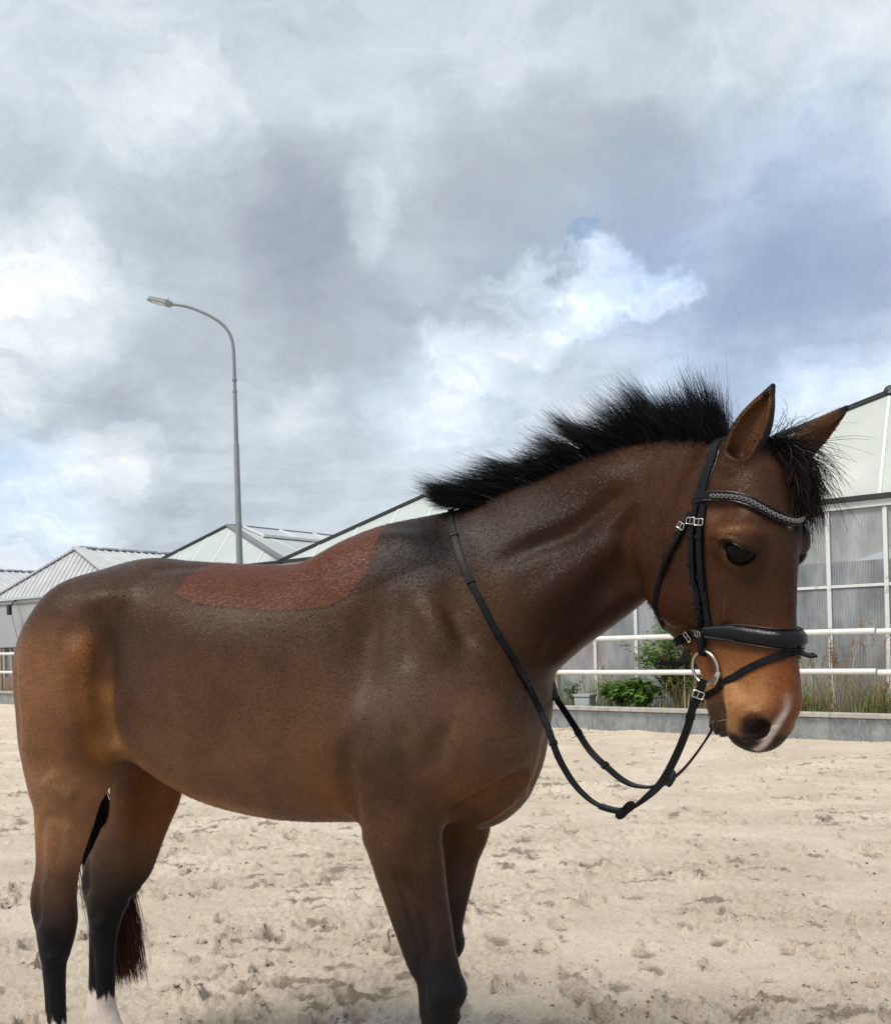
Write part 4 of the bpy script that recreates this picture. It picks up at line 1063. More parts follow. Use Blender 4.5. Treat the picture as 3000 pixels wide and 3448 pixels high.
    c = lay(c, (.045, .030, .020), hd*sm(n, .012, -.02)*sm(hz, 1.235, 1.19)*.9)
    c = lay(c, (.012, .010, .010), hd*np.minimum(1, 1.2*np.exp(-(((n-.077)*.878-(hz-1.531)*.479)/.0335)**4-(((n-.077)*.479+(hz-1.531)*.878)/.0175)**4)*(ab > .06)))
    c = lay(c, (.20, .085, .030), hd*blob(np.stack([n, ab, hz], 1), (.075, .10, 1.572), (.040, .05, .011))*.7)
    c = lay(c, (.17, .080, .034), hd*blob(np.stack([n, ab, hz], 1), (.050, .11, 1.515), (.016, .05, .020))*.7)
    ears = (hz > 1.735)*hd
    for tip, base in (((.115, .010, 1.888), (.040, .058, 1.715)), ((.141, -.197, 1.858), (.055, -.070, 1.720))):
        q = np.array(tip)-np.array(base); tt = ((h-np.array(base))@q)/(q@q)
        dd = np.linalg.norm(h-np.array(base)-tt[:, None]*q, axis=1)
        near = (dd < .055)*ears*sm(tt, .12, .3)
        sd_ = np.cross(q/np.linalg.norm(q), np.array([.45, .85, .05]) if tip[1] > 0 else np.array([.75, -.25, -.6])); sd_ /= np.linalg.norm(sd_)
        wd = np.interp(tt, [0, .18, .38, .58, .78, .92, 1], [.62, .88, 1, .90, .60, .26, .07])*.042
        sc_ = (h-np.array(base))@sd_/wd
        c = lay(c, (.090, .036, .013), near)
        c = lay(c, (.010, .009, .009), near*np.maximum(sm(tt, .74, .90), sm(np.abs(sc_), .62, .88)*(.95 if tip[1] > 0 else .25)))
    # crest under the mane, and poll
    d = line_d(V, CREST); c = lay(c, (.010, .009, .009), np.exp(-(d/.035)**2))
    # snip on the nose and the whorl on the forehead
    d = line_d(h, [(.132, .018, 1.235), (.128, .020, 1.198), (.118, .026, 1.172), (.104, .032, 1.146), (.080, .030, 1.120), (.055, .026, 1.106)])
    c = lay(c, (.62, .52, .47), np.clip(1.25*np.exp(-(d/.0078)**2), 0, 1)*hd*sm(hz, 1.24, 1.19))
    d = line_d(h, [(.138, .0, 1.592), (.139, .004, 1.578)]); c = lay(c, (.55, .48, .42), np.exp(-(d/.005)**2)*hd)
    # white socks behind
    jag = (fbm(x*110+y*90, z*9, 3, 9)-.5)*.08
    sock = np.maximum(sm(z+jag, .245, .230)*(y > 0), sm(z+jag, .290, .276)*(y < 0))*(x < -.8)
    c = lay(c, (.66, .57, .53), sock)
    N2 = fbm(x*22+y*9, z*22-y*7, 3, 13)-.5
    return np.clip(c*(1+(.50*N1+.35*N2)[:, None]*sm(z, .5, .9)[:, None]), .003, 1)
CREST = [(.045, -.003, 1.706), (.07, -.004, 1.714), (.10, -.006, 1.726), (.22, -.025, 1.764), (.37, -.065, 1.802), (.50, -.115, 1.812), (.61, -.168, 1.790), (.69, -.235, 1.765)]
CREST = [tuple(q) for q in to_skin(catmull(CREST, 3), 0.)[0]]
col = coat(V)
at = me.color_attributes.new('coat', 'FLOAT_COLOR', 'POINT'); at.data.foreach_set('color', np.hstack([col, np.ones((len(V), 1))]).astype(np.float32).ravel())
# unclipped saddle patch: signed distance inside its edge, in metres
PX = [-.80, -.752, -.671, -.585, -.465, -.354, -.279, -.233, -.193, -.175, -.16]; PZ = [1.62, 1.503, 1.477, 1.460, 1.449, 1.443, 1.449, 1.475, 1.524, 1.587, 1.75]
pd = V[:, 2]-np.interp(V[:, 0], PX, PZ)
pl_ = (V[:, 0]-np.interp(V[:, 2], [1.48, 1.503, 1.553, 1.586, 1.64], [-.70, -.754, -.742, -.722, -.690]))
pr_ = (np.interp(V[:, 2], [1.44, 1.475, 1.524, 1.587, 1.66, 1.70], [-.26, -.228, -.190, -.172, -.185, -.20])-V[:, 0])
patch = np.minimum(np.minimum(pd, pl_), pr_)
fa = me.attributes.new('patch', 'FLOAT', 'POINT'); fa.data.foreach_set('value', patch.astype(np.float32))

m_coat = bpy.data.materials.new('bay_coat'); m_coat.use_nodes = True
t = NT(m_coat.node_tree); p = m_coat.node_tree.nodes['Principled BSDF']
ca = t.add('VertexColor', layer_name='coat').outputs[0]; pa = t.add('Attribute', attribute_name='patch').outputs['Fac']
co = t.add('TexCoord').outputs['Object']
hair = t.noise(t.map(co, (70, 70, 210), (0, R_(25), 0)), 1.0, 5, .7, .7); mott = t.noise(co, 9, 5, .6)
hair2 = t.noise(t.map(co, (26, 60, 190), (0, R_(14), 0)), 1.0, 5, .7, .8)
edge = t.math('ADD', pa, t.math('MULTIPLY_ADD', hair2, .010, -.005))
pm = t.rng(edge, -.0015, .0025)
pcol = t.mix(t.rng(hair2, .35, .7), (.090, .032, .019), (.118, .043, .026))
rim = t.math('MULTIPLY', t.rng(edge, -.007, -.001), t.rng(edge, .004, .0))
c_ = t.mix(t.math('MULTIPLY', t.rng(mott, .35, .65), .30), ca, t.mix(1., ca, (.66, .62, .60), 'MULTIPLY'))
c_ = t.mix(t.math('MULTIPLY', t.rng(hair, .45, .75), .35), c_, t.mix(1., c_, (1.55, 1.5, 1.45), 'MULTIPLY'))
c_ = t.mix(pm, c_, pcol); c_ = t.mix(t.math('MULTIPLY', rim, .75), c_, (.015, .009, .007))
t.put(p.inputs['Base Color'], c_)
t.put(p.inputs['Roughness'], t.mix(pm, t.rng(mott, 0, 1, .34, .46), (.62, .62, .62)))
p.inputs['Specular IOR Level'].default_value = .12
p.inputs['Sheen Weight'].default_value = .0; p.inputs['Sheen Roughness'].default_value = .4; p.inputs['Sheen Tint'].default_value = (.75, .65, .6, 1)
b = t.add('Bump'); b.inputs['Distance'].default_value = .0022; t.put(b.inputs['Strength'], t.mix(pm, (.42, .42, .42), (.9, .9, .9)))
t.put(b.inputs['Height'], t.mix(pm, hair, hair2)); t.put(p.inputs['Normal'], b.outputs[0])
me.materials.append(m_coat)

# short coat hair: tiny ribbons laid along the hair flow, longer on the unclipped saddle patch
def fur():
    from numpy import cross
    T3 = np.vstack([F[:, [0, 1, 2]], F[:, [0, 2, 3]]]); A_, B_, C_ = V[T3[:, 0]], V[T3[:, 1]], V[T3[:, 2]]
    cr_ = cross(B_-A_, C_-A_); ar = np.linalg.norm(cr_, axis=1)*.5; nr_ = cr_/np.maximum(ar[:, None]*2, 1e-12)
    cen = (A_+B_+C_)/3
    view = nrm(np.array([.77, -2.23, 1.36])-cen); wt_ = ar*np.where(np.sum(nr_*view, 1) > -.15, 1., .12)*np.where(cen[:, 2] < .16, 0, 1)
    hh = to_head(cen); face = (hh[:, 0] > -.25)*(cen[:, 0] > .4)*(hh[:, 2] > 1.05)
    wt_ = wt_*np.where(face > 0, 1.5, 1.); wt_[(face > 0) & (hh[:, 2] < 1.17) & (hh[:, 0] > .04)] *= .2
    wt_[(face > 0) & (np.linalg.norm(hh*[1, .5, 1]-np.array([.076, .05, 1.532]), axis=1) < .030)] = 0
    n = 300000
    k = np.searchsorted(np.cumsum(wt_)/wt_.sum(), rng.random(n)); k = np.minimum(k, len(T3)-1)
    r1, r2 = rng.random((2, n)); f_ = r1+r2 > 1; r1[f_], r2[f_] = 1-r1[f_], 1-r2[f_]
    P0 = A_[k]+(B_-A_)[k]*r1[:, None]+(C_-A_)[k]*r2[:, None]; N0 = nr_[k]
    cc = col[T3[k, 0]]*(1-r1-r2)[:, None]+col[T3[k, 1]]*r1[:, None]+col[T3[k, 2]]*r2[:, None]
    pt = patch[T3[k, 0]]
    x, y, z = P0.T; h3 = to_head(P0); isf = (h3[:, 0] > -.22)*(x > .4)
    sw = (fbm(x*3+y*2, z*3, 3, 51)-.5)*2.2; sw2 = (fbm(x*30, z*30+y*20, 2, 57)-.5)*1.2
    ang = np.where(isf > 0, -1.75, np.where((x > .05) & (z > 1.0), -2.35, np.where(z < .85, -1.62, -2.60+.55*sm(z, 1.3, .95))))+sw*np.where(pt > .001, .15, .5)+sw2*np.where(pt > .001, .15, .35)
    D = np.stack([np.cos(ang), 0*ang, np.sin(ang)], 1)
    hd_ = np.array([*HN, 0.]); Dh = np.cos(ang)[:, None]*hd_+np.sin(ang)[:, None]*np.array([0, 0, 1.])
    D = np.where((isf > 0)[:, None], Dh, D)
    D = nrm(D-N0*np.sum(D*N0, 1)[:, None]+rng.normal(0, .10, (n, 3)))
    inp = pt > .001
    L = np.where(inp, rng.uniform(.010, .016, n), rng.uniform(.006, .010, n))*np.where(isf > 0, .75, 1.)
    lift = np.where(inp, .11, .06)*rng.uniform(.5, 1.5, n)
    Nn = nrm(N0+rng.normal(0, 1, (n, 3))*np.where(inp, .09, .07)[:, None]); S = nrm(np.cross(D, Nn))
    w_ = np.where(inp, .0013, .0011)*rng.uniform(.7, 1.2, n)
    P1 = P0+(D*.55+N0*lift[:, None]*.55)*L[:, None]; P2 = P0+(D+N0*lift[:, None]*.80)*L[:, None]
    V_ = np.stack([P0-S*w_[:, None]*.5-N0*.001, P0+S*w_[:, None]*.5-N0*.001, P1-S*w_[:, None]*.45, P1+S*w_[:, None]*.45, P2], 1).reshape(-1, 3).astype(np.float32)
    o5 = np.arange(n)[:, None]*5
    lp_ = np.concatenate([o5+np.array([[0, 1, 3, 2]]), o5+np.array([[2, 3, 4]])], 1).ravel().astype(np.int32)
    me_ = bpy.data.meshes.new('coat_hair'); me_.vertices.add(len(V_)); me_.vertices.foreach_set('co', V_.ravel())
    me_.loops.add(len(lp_)); me_.loops.foreach_set('vertex_index', lp_)
    st = (np.arange(n)[:, None]*7+np.array([[0, 4]])).ravel().astype(np.int32); me_.polygons.add(2*n); me_.polygons.foreach_set('loop_start', st)
    me_.update(calc_edges=True); me_.shade_smooth()
    pc = np.array([.125, .045, .026])*rng.uniform(.84, 1.16, (n, 1))
    cc = np.where(inp[:, None], pc, cc*rng.uniform(.62, 1.16, (n, 1)))
    ca_ = me_.color_attributes.new('tint', 'FLOAT_COLOR', 'POINT')
    ca_.data.foreach_set('color', np.hstack([np.repeat(cc, 5, 0), np.ones((n*5, 1))]).astype(np.float32).ravel())
    me_.materials.append(hair_mat('short_coat_hair', .31, .125)); tag(link(bpy.data.objects.new('coat_hair', me_), horse), kind='stuff')
# eyes
m_eye = bpy.data.materials.new('dark_eye'); m_eye.use_nodes = True
t = NT(m_eye.node_tree); p = m_eye.node_tree.nodes['Principled BSDF']; p.inputs['Base Color'].default_value = (.004, .0025, .0022, 1); p.inputs['Roughness'].default_value = .03; p.inputs['Specular IOR Level'].default_value = .09
def sphere(name, r, mat, parent, loc, sc=(1, 1, 1)):
    bm = bmesh.new(); bmesh.ops.create_uvsphere(bm, u_segments=32, v_segments=20, radius=r); me_ = bpy.data.meshes.new(name); bm.to_mesh(me_); bm.free(); me_.shade_smooth(); me_.materials.append(mat)
    o = link(bpy.data.objects.new(name, me_), parent); o.location = loc; o.scale = sc; return o
for s in (1, -1): sphere('eye', .0300, m_eye, horse, head_pt(.074, s*.0785, 1.530))
# wet lower lid and lashes of the near and the far eye
m_lid = material('dark_eyelid', (.018, .018, .021), .28, spec=.5)
for s in (1, -1):
    def lid(th, k=1.): return head_pt(.077+.878*.0290*k*math.cos(th)+.479*.0138*k*math.sin(th), s*.112, 1.531-.479*.0290*k*math.cos(th)+.878*.0138*k*math.sin(th))
    lo_, nl_ = to_skin([lid(a_) for a_ in np.linspace(math.pi*1.02, math.pi*1.98, 15)], -.0006, 4)
    autosmooth(MB().tube(lo_, np.interp(np.linspace(0, 1, 15), [0, .3, .8, 1], [.0008, .0019, .0016, .0008]), 6).build('lower_eyelid', m_lid, horse))
    up_, nu_ = to_skin([lid(a_, 1.04) for a_ in np.linspace(0, math.pi, 15)], .0004, 4)
    autosmooth(MB().tube(up_, np.interp(np.linspace(0, 1, 15), [0, .3, .8, 1], [.0006, .0016, .0016, .0006]), 6).build('upper_eyelid', m_lid, horse))
# hooves
m_hoof = material('dark_hoof', (.05, .045, .04), .45, var=.3, scale=8)
for x, y in ((.018, -.175), (-.118, .145), (-1.180, -.175), (-1.292, .130)):
    V_, F_ = [], []
    prof = [(.098, .034, -.004), (.085, .042, 0), (.055, .050, .010), (.02, .058, .020), (0.004, .062, .026), (0.004, .03, .02)]
    for z_, r_, dx in prof:
        for k in range(20):
            a = 2*math.pi*k/20; V_.append((x+dx+r_*1.12*math.cos(a)*(1. if math.cos(a) > 0 else .85), y+r_*math.sin(a), z_))
    F_ = [(i*20+k, (i+1)*20+k, (i+1)*20+(k+1) % 20, i*20+(k+1) % 20) for i in range(len(prof)-1) for k in range(20)]
    mesh('hoof', V_, F_, m_hoof, horse, True)

# ------------------------------------------------------------------ hair
def hair_mat(name, rough=.36, spec=.09):
    m = bpy.data.materials.new(name); m.use_nodes = True; t = NT(m.node_tree); p = m.node_tree.nodes['Principled BSDF']
    t.put(p.inputs['Base Color'], t.add('VertexColor', layer_name='tint').outputs[0]); p.inputs['Roughness'].default_value = rough; p.inputs['Specular IOR Level'].default_value = spec
    return m
m_hair = hair_mat('horse_hair')
def strands(name, P, width, tint, parent):
    """P: strands x points x 3. Thin tapering ribbons."""
    n, k, _ = P.shape
    T = nrm(np.gradient(P, axis=1)); rnd = nrm(rng.normal(size=(n, 1, 3)))
    S = nrm(np.cross(T, np.broadcast_to(rnd, P.shape)))
    w = (np.broadcast_to(width, (n, k)))[:, :, None]*.5
    A, B = P-S*w, P+S*w
    Vh = np.stack([A, B], 2).reshape(-1, 3)
    base = (np.arange(n)[:, None]*k+np.arange(k-1)[None])*2
    Fh = np.stack([base, base+1, base+3, base+2], -1).reshape(-1, 4)
    me_ = bpy.data.meshes.new(name); me_.from_pydata(Vh.tolist(), [], Fh.tolist()); me_.materials.append(m_hair); me_.shade_smooth()
    ca_ = me_.color_attributes.new('tint', 'FLOAT_COLOR', 'POINT')
    tc_ = np.repeat(np.broadcast_to(tint, (n, k, 3)).reshape(-1, 3), 2, 0)
    ca_.data.foreach_set('color', np.hstack([tc_, np.ones((len(tc_), 1))]).astype(np.float32).ravel())
    return link(bpy.data.objects.new(name, me_), parent)
def grow(base, d0, bend, L, k=7, wob=.012):
    """Strands from base points: start direction, bend vector, length."""
    q = np.linspace(0, 1, k)[None, :, None]
    P = base[:, None]+L[:, None, None]*(q*d0[:, None]+q*q*bend[:, None])
    ph = rng.random((len(base), 1, 3))*6.28
    return P+wob*q**1.3*np.sin(q*rng.uniform(3, 8, (len(base), 1, 1))+ph)
def mane():
    n = 18000
    CR = catmull(CREST, 6); u = rng.random(n)**.95
    u = np.where(rng.random(n) < .12, u*.25, u)
    i = u*(len(CR)-1); i0 = np.minimum(i.astype(int), len(CR)-2); f = (i-i0)[:, None]
    base = CR[i0]*(1-f)+CR[i0+1]*f; T = nrm(CR[i0+1]-CR[i0])
    up = nrm(np.array([0, 0, 1.])-T*T[:, 2:3]); lat = np.cross(T, up)       # lat points to the horse's right
    off = rng.normal(0, .016, n)[:, None]
    base = base+lat*off-up*(.004+np.abs(off)*.45)
    cl = np.floor(u*46).astype(int); cr = np.random.default_rng(3).normal(size=(60, 3))[cl]
    uu = u[:, None]
    back = -T
    d0 = nrm(up*(.66+.38*uu)+back*(.85-.50*uu)+lat*(.20+.10*cr[:, :1]+rng.normal(0, .34, (n, 1)))+rng.normal(0, .12, (n, 3)))
    bend = back*(.75+.22*cr[:, 1:2]-.25*uu)+up*(-.12-.10*(1-uu)+.12*cr[:, 2:3]+rng.normal(0, .12, (n, 1)))+lat*(.05+.22*rng.normal(size=(n, 1)))
    L = (.100+.018*np.sin(u*3.1))*(.60+.48*rng.random(n))*(1+.10*cr[:, 2])
    L *= np.where(rng.random(n) < .06, 1.22, 1.)*np.where(u < .06, rng.uniform(.5, 1.1, n), 1.)
    P = grow(base, d0, bend*.75, L, 8, .007)
    P = P+(np.linspace(0, 1, 8)**3)[None, :, None]*(up*rng.normal(.20, .16, (n, 1))*L[:, None])[:, None]     # tips lift again in the wind
    ncl = 90; cl = np.minimum((u*ncl+rng.normal(0, .35, n)).astype(int), ncl-1).clip(0)*2+(off[:, 0] > 0)     # locks: strands run together towards their tips
    qq = np.linspace(0, 1, 8)
    for c_ in np.unique(cl):
        ix = np.nonzero(cl == c_)[0]
        if len(ix) < 6: continue
        gd = P[ix].mean(0); ph, fr, am = rng.random()*6.28, rng.uniform(3.5, 6.5), rng.uniform(.003, .009)
        wv_ = am*(np.sin(qq*fr+ph)-math.sin(ph))*qq**.7
        pull = (.38*qq**1.3)[None, :, None]*rng.uniform(.5, 1.15, (len(ix), 1, 1))
        P[ix] = P[ix]*(1-pull)+gd[None]*pull+(back[ix].mean(0)*.6+np.array([0, 0, .8]))[None, None]*wv_[None, :, None]
    q = np.linspace(0, 1, 8)[None]
    strands('mane', P, .0012*(1-.80*q**1.2), np.array([.0055, .0050, .0056]), horse)
def forelock():
    n = 2600
    b0 = np.stack([rng.normal(.064, .014, n), np.minimum(rng.normal(-.030, .016, n), -.002), rng.normal(1.755, .010, n)], 1)
    tip = np.stack([rng.normal(.136, .014, n), rng.normal(-.056, .022, n), rng.normal(1.622, .034, n)], 1)
    wild = rng.random(n) < .13
    tip[wild] += np.stack([rng.normal(.02, .02, wild.sum()), rng.normal(-.035, .03, wild.sum()), rng.normal(.05, .04, wild.sum())], 1)
    up_ = rng.random(n) < .025; tip[up_] = np.stack([rng.normal(.10, .03, up_.sum()), rng.normal(-.10, .05, up_.sum()), rng.normal(1.80, .025, up_.sum())], 1)
    q = np.linspace(0, 1, 9)[None, :, None]
    mid = (b0+tip)/2+np.stack([rng.normal(.034, .014, n), rng.normal(-.010, .014, n), rng.normal(.028, .016, n)], 1)
    P = b0[:, None]*(1-q)**2+2*mid[:, None]*q*(1-q)+tip[:, None]*q*q
    P = P+.006*q*np.sin(q*rng.uniform(2, 6, (n, 1, 1))+rng.random((n, 1, 3))*6.28)
    W = np.stack([head_pt(0, 0, 0)[i]+0*P[..., 0] for i in range(3)], -1)
    o0 = head_pt(0, 0, 0); ex, ey, ez = head_pt(1, 0, 0)-o0, head_pt(0, 1, 0)-o0, head_pt(0, 0, 1)-o0
    P3 = o0+P[..., :1]*ex+P[..., 1:2]*ey+P[..., 2:]*ez
    fl = P3.reshape(-1, 3).astype(np.float32); d = sdf(fl); bad = d < .004                      # keep the hair outside the skin
    if bad.any():
        pp, _ = to_skin(fl[bad], .006, 3); fl[bad] = pp
    P3 = fl.reshape(P3.shape).astype(float)
    qq = np.linspace(0, 1, 9)[None]
    tint = np.array([.0085, .0075, .0080])[None, None]*(1-q)+np.array([.014, .007, .0058])[None, None]*q
    strands('forelock', P3, .0013*(1-.7*qq**1.5), tint, horse)
def tail():
    n = 4200
    K = catmull([(-1.34, .03, 1.47), (-1.40, .05, 1.40), (-1.425, .09, 1.22), (-1.415, .145, .95), (-1.385, .20, .70), (-1.365, .245, .42), (-1.35, .265, .22)], 4)
    k = len(K); q = np.linspace(0, 1, k)
    sp = np.interp(q, [0, .15, .5, .8, 1], [.012, .020, .030, .038, .040])
    o = np.clip(rng.normal(size=(n, 3)), -1.6, 1.6)*(1, .9, .25)
    cl = rng.integers(0, 40, n); co_ = np.clip(np.random.default_rng(8).normal(size=(40, 3)), -1.3, 1.3)*(1, .9, .2)
    P = K[None]+(o*.6+co_[cl]*.7)[:, None]*sp[None, :, None]
    P = P+.010*q[None, :, None]*np.sin(q[None, :, None]*rng.uniform(4, 9, (n, 1, 1))+rng.random((n, 1, 3))*6.28)
    cut = .70+.30*rng.random(n)**.6
    for j in range(n):
        P[j] = np.stack([np.interp(q*cut[j], q, P[j, :, a]) for a in range(3)], -1)
    z_ = P[..., 2:3]
    tint = np.array([.0085, .0075, .0078])+np.clip((.62-z_)/.35, 0, 1)*np.array([.085, .020, .010])*(.4+.9*rng.random((n, 1, 1)))
    strands('tail', P, .0022*(1-.6*q[None]**1.5), tint, horse)
fur(); mane(); forelock(); tail()
def whiskers():
    n = 22
    b0 = np.stack([rng.uniform(-.07, .035, n), rng.uniform(.0, .05, n), rng.uniform(1.10, 1.17, n)], 1)
    P0, N0 = to_skin(np.array([head_pt(*q) for q in b0]), 0.)
    P = grow(P0, nrm(N0+rng.normal(0, .35, (n, 3))), np.tile([0, 0, -.35], (n, 1)), rng.uniform(.015, .04, n), 5, .001)
    tag(strands('whiskers', P, .0004, np.array([.45, .40, .36]), horse), kind='stuff')
whiskers()
# ------------------------------------------------------------------ bridle and reins
bridle = empty('bridle', (.05, 2.36, 0), R_(-20.3))
tag(bridle, 'black leather bridle with jewelled browband and loose ring bit on the horse head', 'bridle')
m_leather = material('black_leather', (.0055, .006, .008), .38, var=.35, scale=30, spec=.17, bump=.08, bscale=260)
m_pad = material('padded_black_leather', (.005, .005, .0065), .26, var=.2, scale=20, spec=.26, bump=.12, bscale=200)
m_steel = material('brushed_steel', (.62, .60, .56), .28, metal=1., var=.15, scale=40)
m_gem = material('smoky_crystal', (.10, .09, .10), .08, spec=1.)
m_thread = material('dark_stitching', (.05, .05, .055), .8)
def band(name, P, N, w, th, mat, parent, puff=0., round_end=False):
    """Leather strap through points P with outward normals N; w and puff may vary along it."""
    P = np.asarray(P, float); N = nrm(N); m = len(P)
    T = nrm(np.gradient(P, axis=0)); S = nrm(np.cross(T, N)); N = nrm(np.cross(S, T))
    w = np.broadcast_to(w, (m,)).astype(float).copy(); puff = np.broadcast_to(puff, (m,))
    if round_end: w[-1] *= .45; w[-2] *= .8
    sec = [(-.5, -.5), (.5, -.5), (.5, .10), (.44, .5), (.18, .5), (-.18, .5), (-.44, .5), (-.5, .10)]; k = len(sec)
    V_ = []
    for i in range(m):
        for j, (a, b_) in enumerate(sec):
            V_.append(P[i]+S[i]*a*w[i]+N[i]*(b_*th+(puff[i] if j in (4, 5) else puff[i]*.45 if j in (3, 6) else 0)))
    F_ = [(i*k+j, i*k+(j+1) % k, (i+1)*k+(j+1) % k, (i+1)*k+j) for i in range(m-1) for j in range(k)]
    F_ += [tuple(range(k))[::-1], tuple(range((m-1)*k, m*k))]
    return autosmooth(mesh(name, V_, F_, mat, parent), 50)
def on_head(pts, off, m=8):
    K = catmull([head_pt(*q) for q in pts], m)
    P, N = to_skin(K, off, 5)
    for _ in range(3):
        P[1:-1] = P[1:-1]*.5+(P[:-2]+P[2:])*.25; N[1:-1] = nrm(N[1:-1]*.5+(N[:-2]+N[2:])*.25)
    return P, N
def keeper(P, N, i, w, th, parent, ln=.008):
    T = nrm(P[min(i+1, len(P)-1)]-P[max(i-1, 0)]); n_ = nrm(N[i]); s_ = nrm(np.cross(T, n_)); n_ = np.cross(s_, T)
    V_ = [P[i]+T*a*ln/2+s_*b_*(w/2+.0015)+n_*c*(th/2+.0016) for a in (-1, 1) for b_, c in ((-1, -1), (1, -1), (1, 1), (-1, 1))]
    return bevel(mesh('keeper', V_, [(3, 2, 1, 0), (4, 5, 6, 7), (0, 1, 5, 4), (1, 2, 6, 5), (2, 3, 7, 6), (3, 0, 4, 7)], m_leather, parent), .0008)
def buckle(P, N, i, w, parent, ln=.013, tilt=0.):
    T = nrm(P[min(i+1, len(P)-1)]-P[max(i-1, 0)]); n_ = nrm(N[i]); s_ = nrm(np.cross(T, n_)); n_ = np.cross(s_, T)
    c = P[i]+n_*.005; h_ = w/2+.003
    loop = [c+T*a*ln/2+s_*b_*h_ for a, b_ in ((-1, -.8), (-1, .8), (-.8, 1), (.8, 1), (1, .8), (1, -.8), (.8, -1), (-.8, -1), (-1, -.8))]
    mb = MB().tube(loop, .0013, 6); mb.tube([c-T*ln/2, c+T*ln/2*.9+n_*.001], .0012, 6)
    return autosmooth(mb.build('buckle', m_steel, parent))
# crown piece over the poll, both sides
side = [(-.028, .101, 1.640), (-.015, .097, 1.668), (-.010, .087, 1.702), (-.004, .070, 1.745)]
top = [(-.012, .030, 1.778), (-.014, 0, 1.785), (-.012, -.030, 1.778)]
P, N = on_head(side+top+[(a, -b_, c) for a, b_, c in side[::-1]], .004, 6)
band('crown_piece', P, N, .024, .005, m_leather, bridle)
band('crown_padding', P-N*.0030, N, .029, .003, m_pad, bridle)
# browband with crystals
bp = [(-.026, .103, 1.652), (.005, .097, 1.655), (.054, .083, 1.648), (.092, .069, 1.631), (.118, .051, 1.608), (.135, .024, 1.590), (.140, 0, 1.586)]
P, N = on_head(bp+[(a, -b_, c) for a, b_, c in bp[::-1][1:]], .006, 8)
bb = band('browband', P, N, .019, .006, m_leather, bridle, .0015)
S_ = nrm(np.cross(nrm(np.gradient(P, axis=0)), N))
for sgn in (-1, 1): autosmooth(MB().tube(P+S_*sgn*.0085+N*.003, .0018, 6).build('browband_edge', m_pad, bb))
arcl = np.concatenate([[0], np.cumsum(np.linalg.norm(np.diff(P, axis=0), axis=1))])
bm = bmesh.new(); bmesh.ops.create_icosphere(bm, subdivisions=2, radius=.0042); gem_me = bpy.data.meshes.new('crystal'); bm.to_mesh(gem_me); bm.free(); gem_me.materials.append(m_gem)
bm = bmesh.new(); bmesh.ops.create_icosphere(bm, subdivisions=1, radius=.0016); bead_me = bpy.data.meshes.new('bead'); bm.to_mesh(bead_me); bm.free(); bead_me.materials.append(m_steel)
s0, s1 = .040, arcl[-1]-.040; ng = int((s1-s0)/.0092)
for k in range(ng+1):
    a = s0+(s1-s0)*k/ng
    q = np.array([np.interp(a, arcl, P[:, j]) for j in range(3)]); nn = nrm([np.interp(a, arcl, N[:, j]) for j in range(3)]); ss = nrm([np.interp(a, arcl, S_[:, j]) for j in range(3)])
    o = link(bpy.data.objects.new('crystal', gem_me), bb); o.location = q+nn*.0052
    a2 = a+(s1-s0)/ng/2; q2 = np.array([np.interp(a2, arcl, P[:, j]) for j in range(3)])
    for sg in (-1, 1):
        o = link(bpy.data.objects.new('setting_bead', bead_me), bb); o.location = q2+nn*.0052+ss*sg*.0034
# cheek pieces: the bridle cheek and the noseband sling lie side by side
for s in (1, -1):
    A_ = [(-.026, .101, 1.640), (-.031, .105, 1.605), (-.036, .105, 1.555), (-.042, .099, 1.503), (-.043, .095, 1.471), (-.042, .088, 1.433), (-.046, .079, 1.395), (-.053, .067, 1.353), (-.058, .058, 1.328)]
    P, N = on_head([(a, s*b_, c) for a, b_, c in A_], .004, 6); n_ = len(P)
    ck = band('cheek_piece', P, N, .0135, .0042, m_leather, bridle)
    buckle(P+N*.004, N, 6, .0135, ck); 
    P2 = P[6:25]+N[6:25]*.0045; band('strap_end', P2, N[6:25], .0125, .0032, m_leather, ck, 0., True)
    for i in (10, 17, 24, 31, 34, 37): keeper(P+N*.003, N, min(i, n_-2), .0135, .009, ck)
    buckle(P+N*.004, N, 41, .0135, ck)
    B_ = [(-.008, .100, 1.638), (-.010, .103, 1.599), (-.015, .102, 1.553), (-.021, .096, 1.501), (-.023, .091, 1.464), (-.024, .085, 1.430), (-.026, .077, 1.398), (-.020, .071, 1.362)]
    P, N = on_head([(a, s*b_, c) for a, b_, c in B_], .004, 6); n_ = len(P)
    sl = band('noseband_sling', P, N, .0130, .0040, m_leather, bridle)
    buckle(P+N*.004, N, 6, .013, sl); P2 = P[6:27]+N[6:27]*.0045; band('strap_end', P2, N[6:27], .0125, .0032, m_leather, sl, 0., True)
    for i in (10, 21): keeper(P+N*.003, N, i, .013, .009, sl)
    T_ = [(-.040, .106, 1.625), (-.066, .108, 1.583), (-.101, .105, 1.545), (-.140, .098, 1.503), (-.170, .088, 1.459), (-.190, .068, 1.425), (-.196, .035, 1.405), (-.196, .0, 1.400)]
    P, N = on_head([(a, s*b_, c) for a, b_, c in T_], .004, 6)
    th_ = band('throat_lash', P, N, .0125, .004, m_leather, bridle)
    if s == 1:
        buckle(P+N*.004, N, 4, .0125, th_); band('strap_end', P[4:20]+N[4:20]*.0045, N[4:20], .0115, .003, m_leather, th_, 0., True)
        keeper(P+N*.003, N, 14, .0125, .009, th_); keeper(P+N*.003, N, 7, .0125, .009, th_)
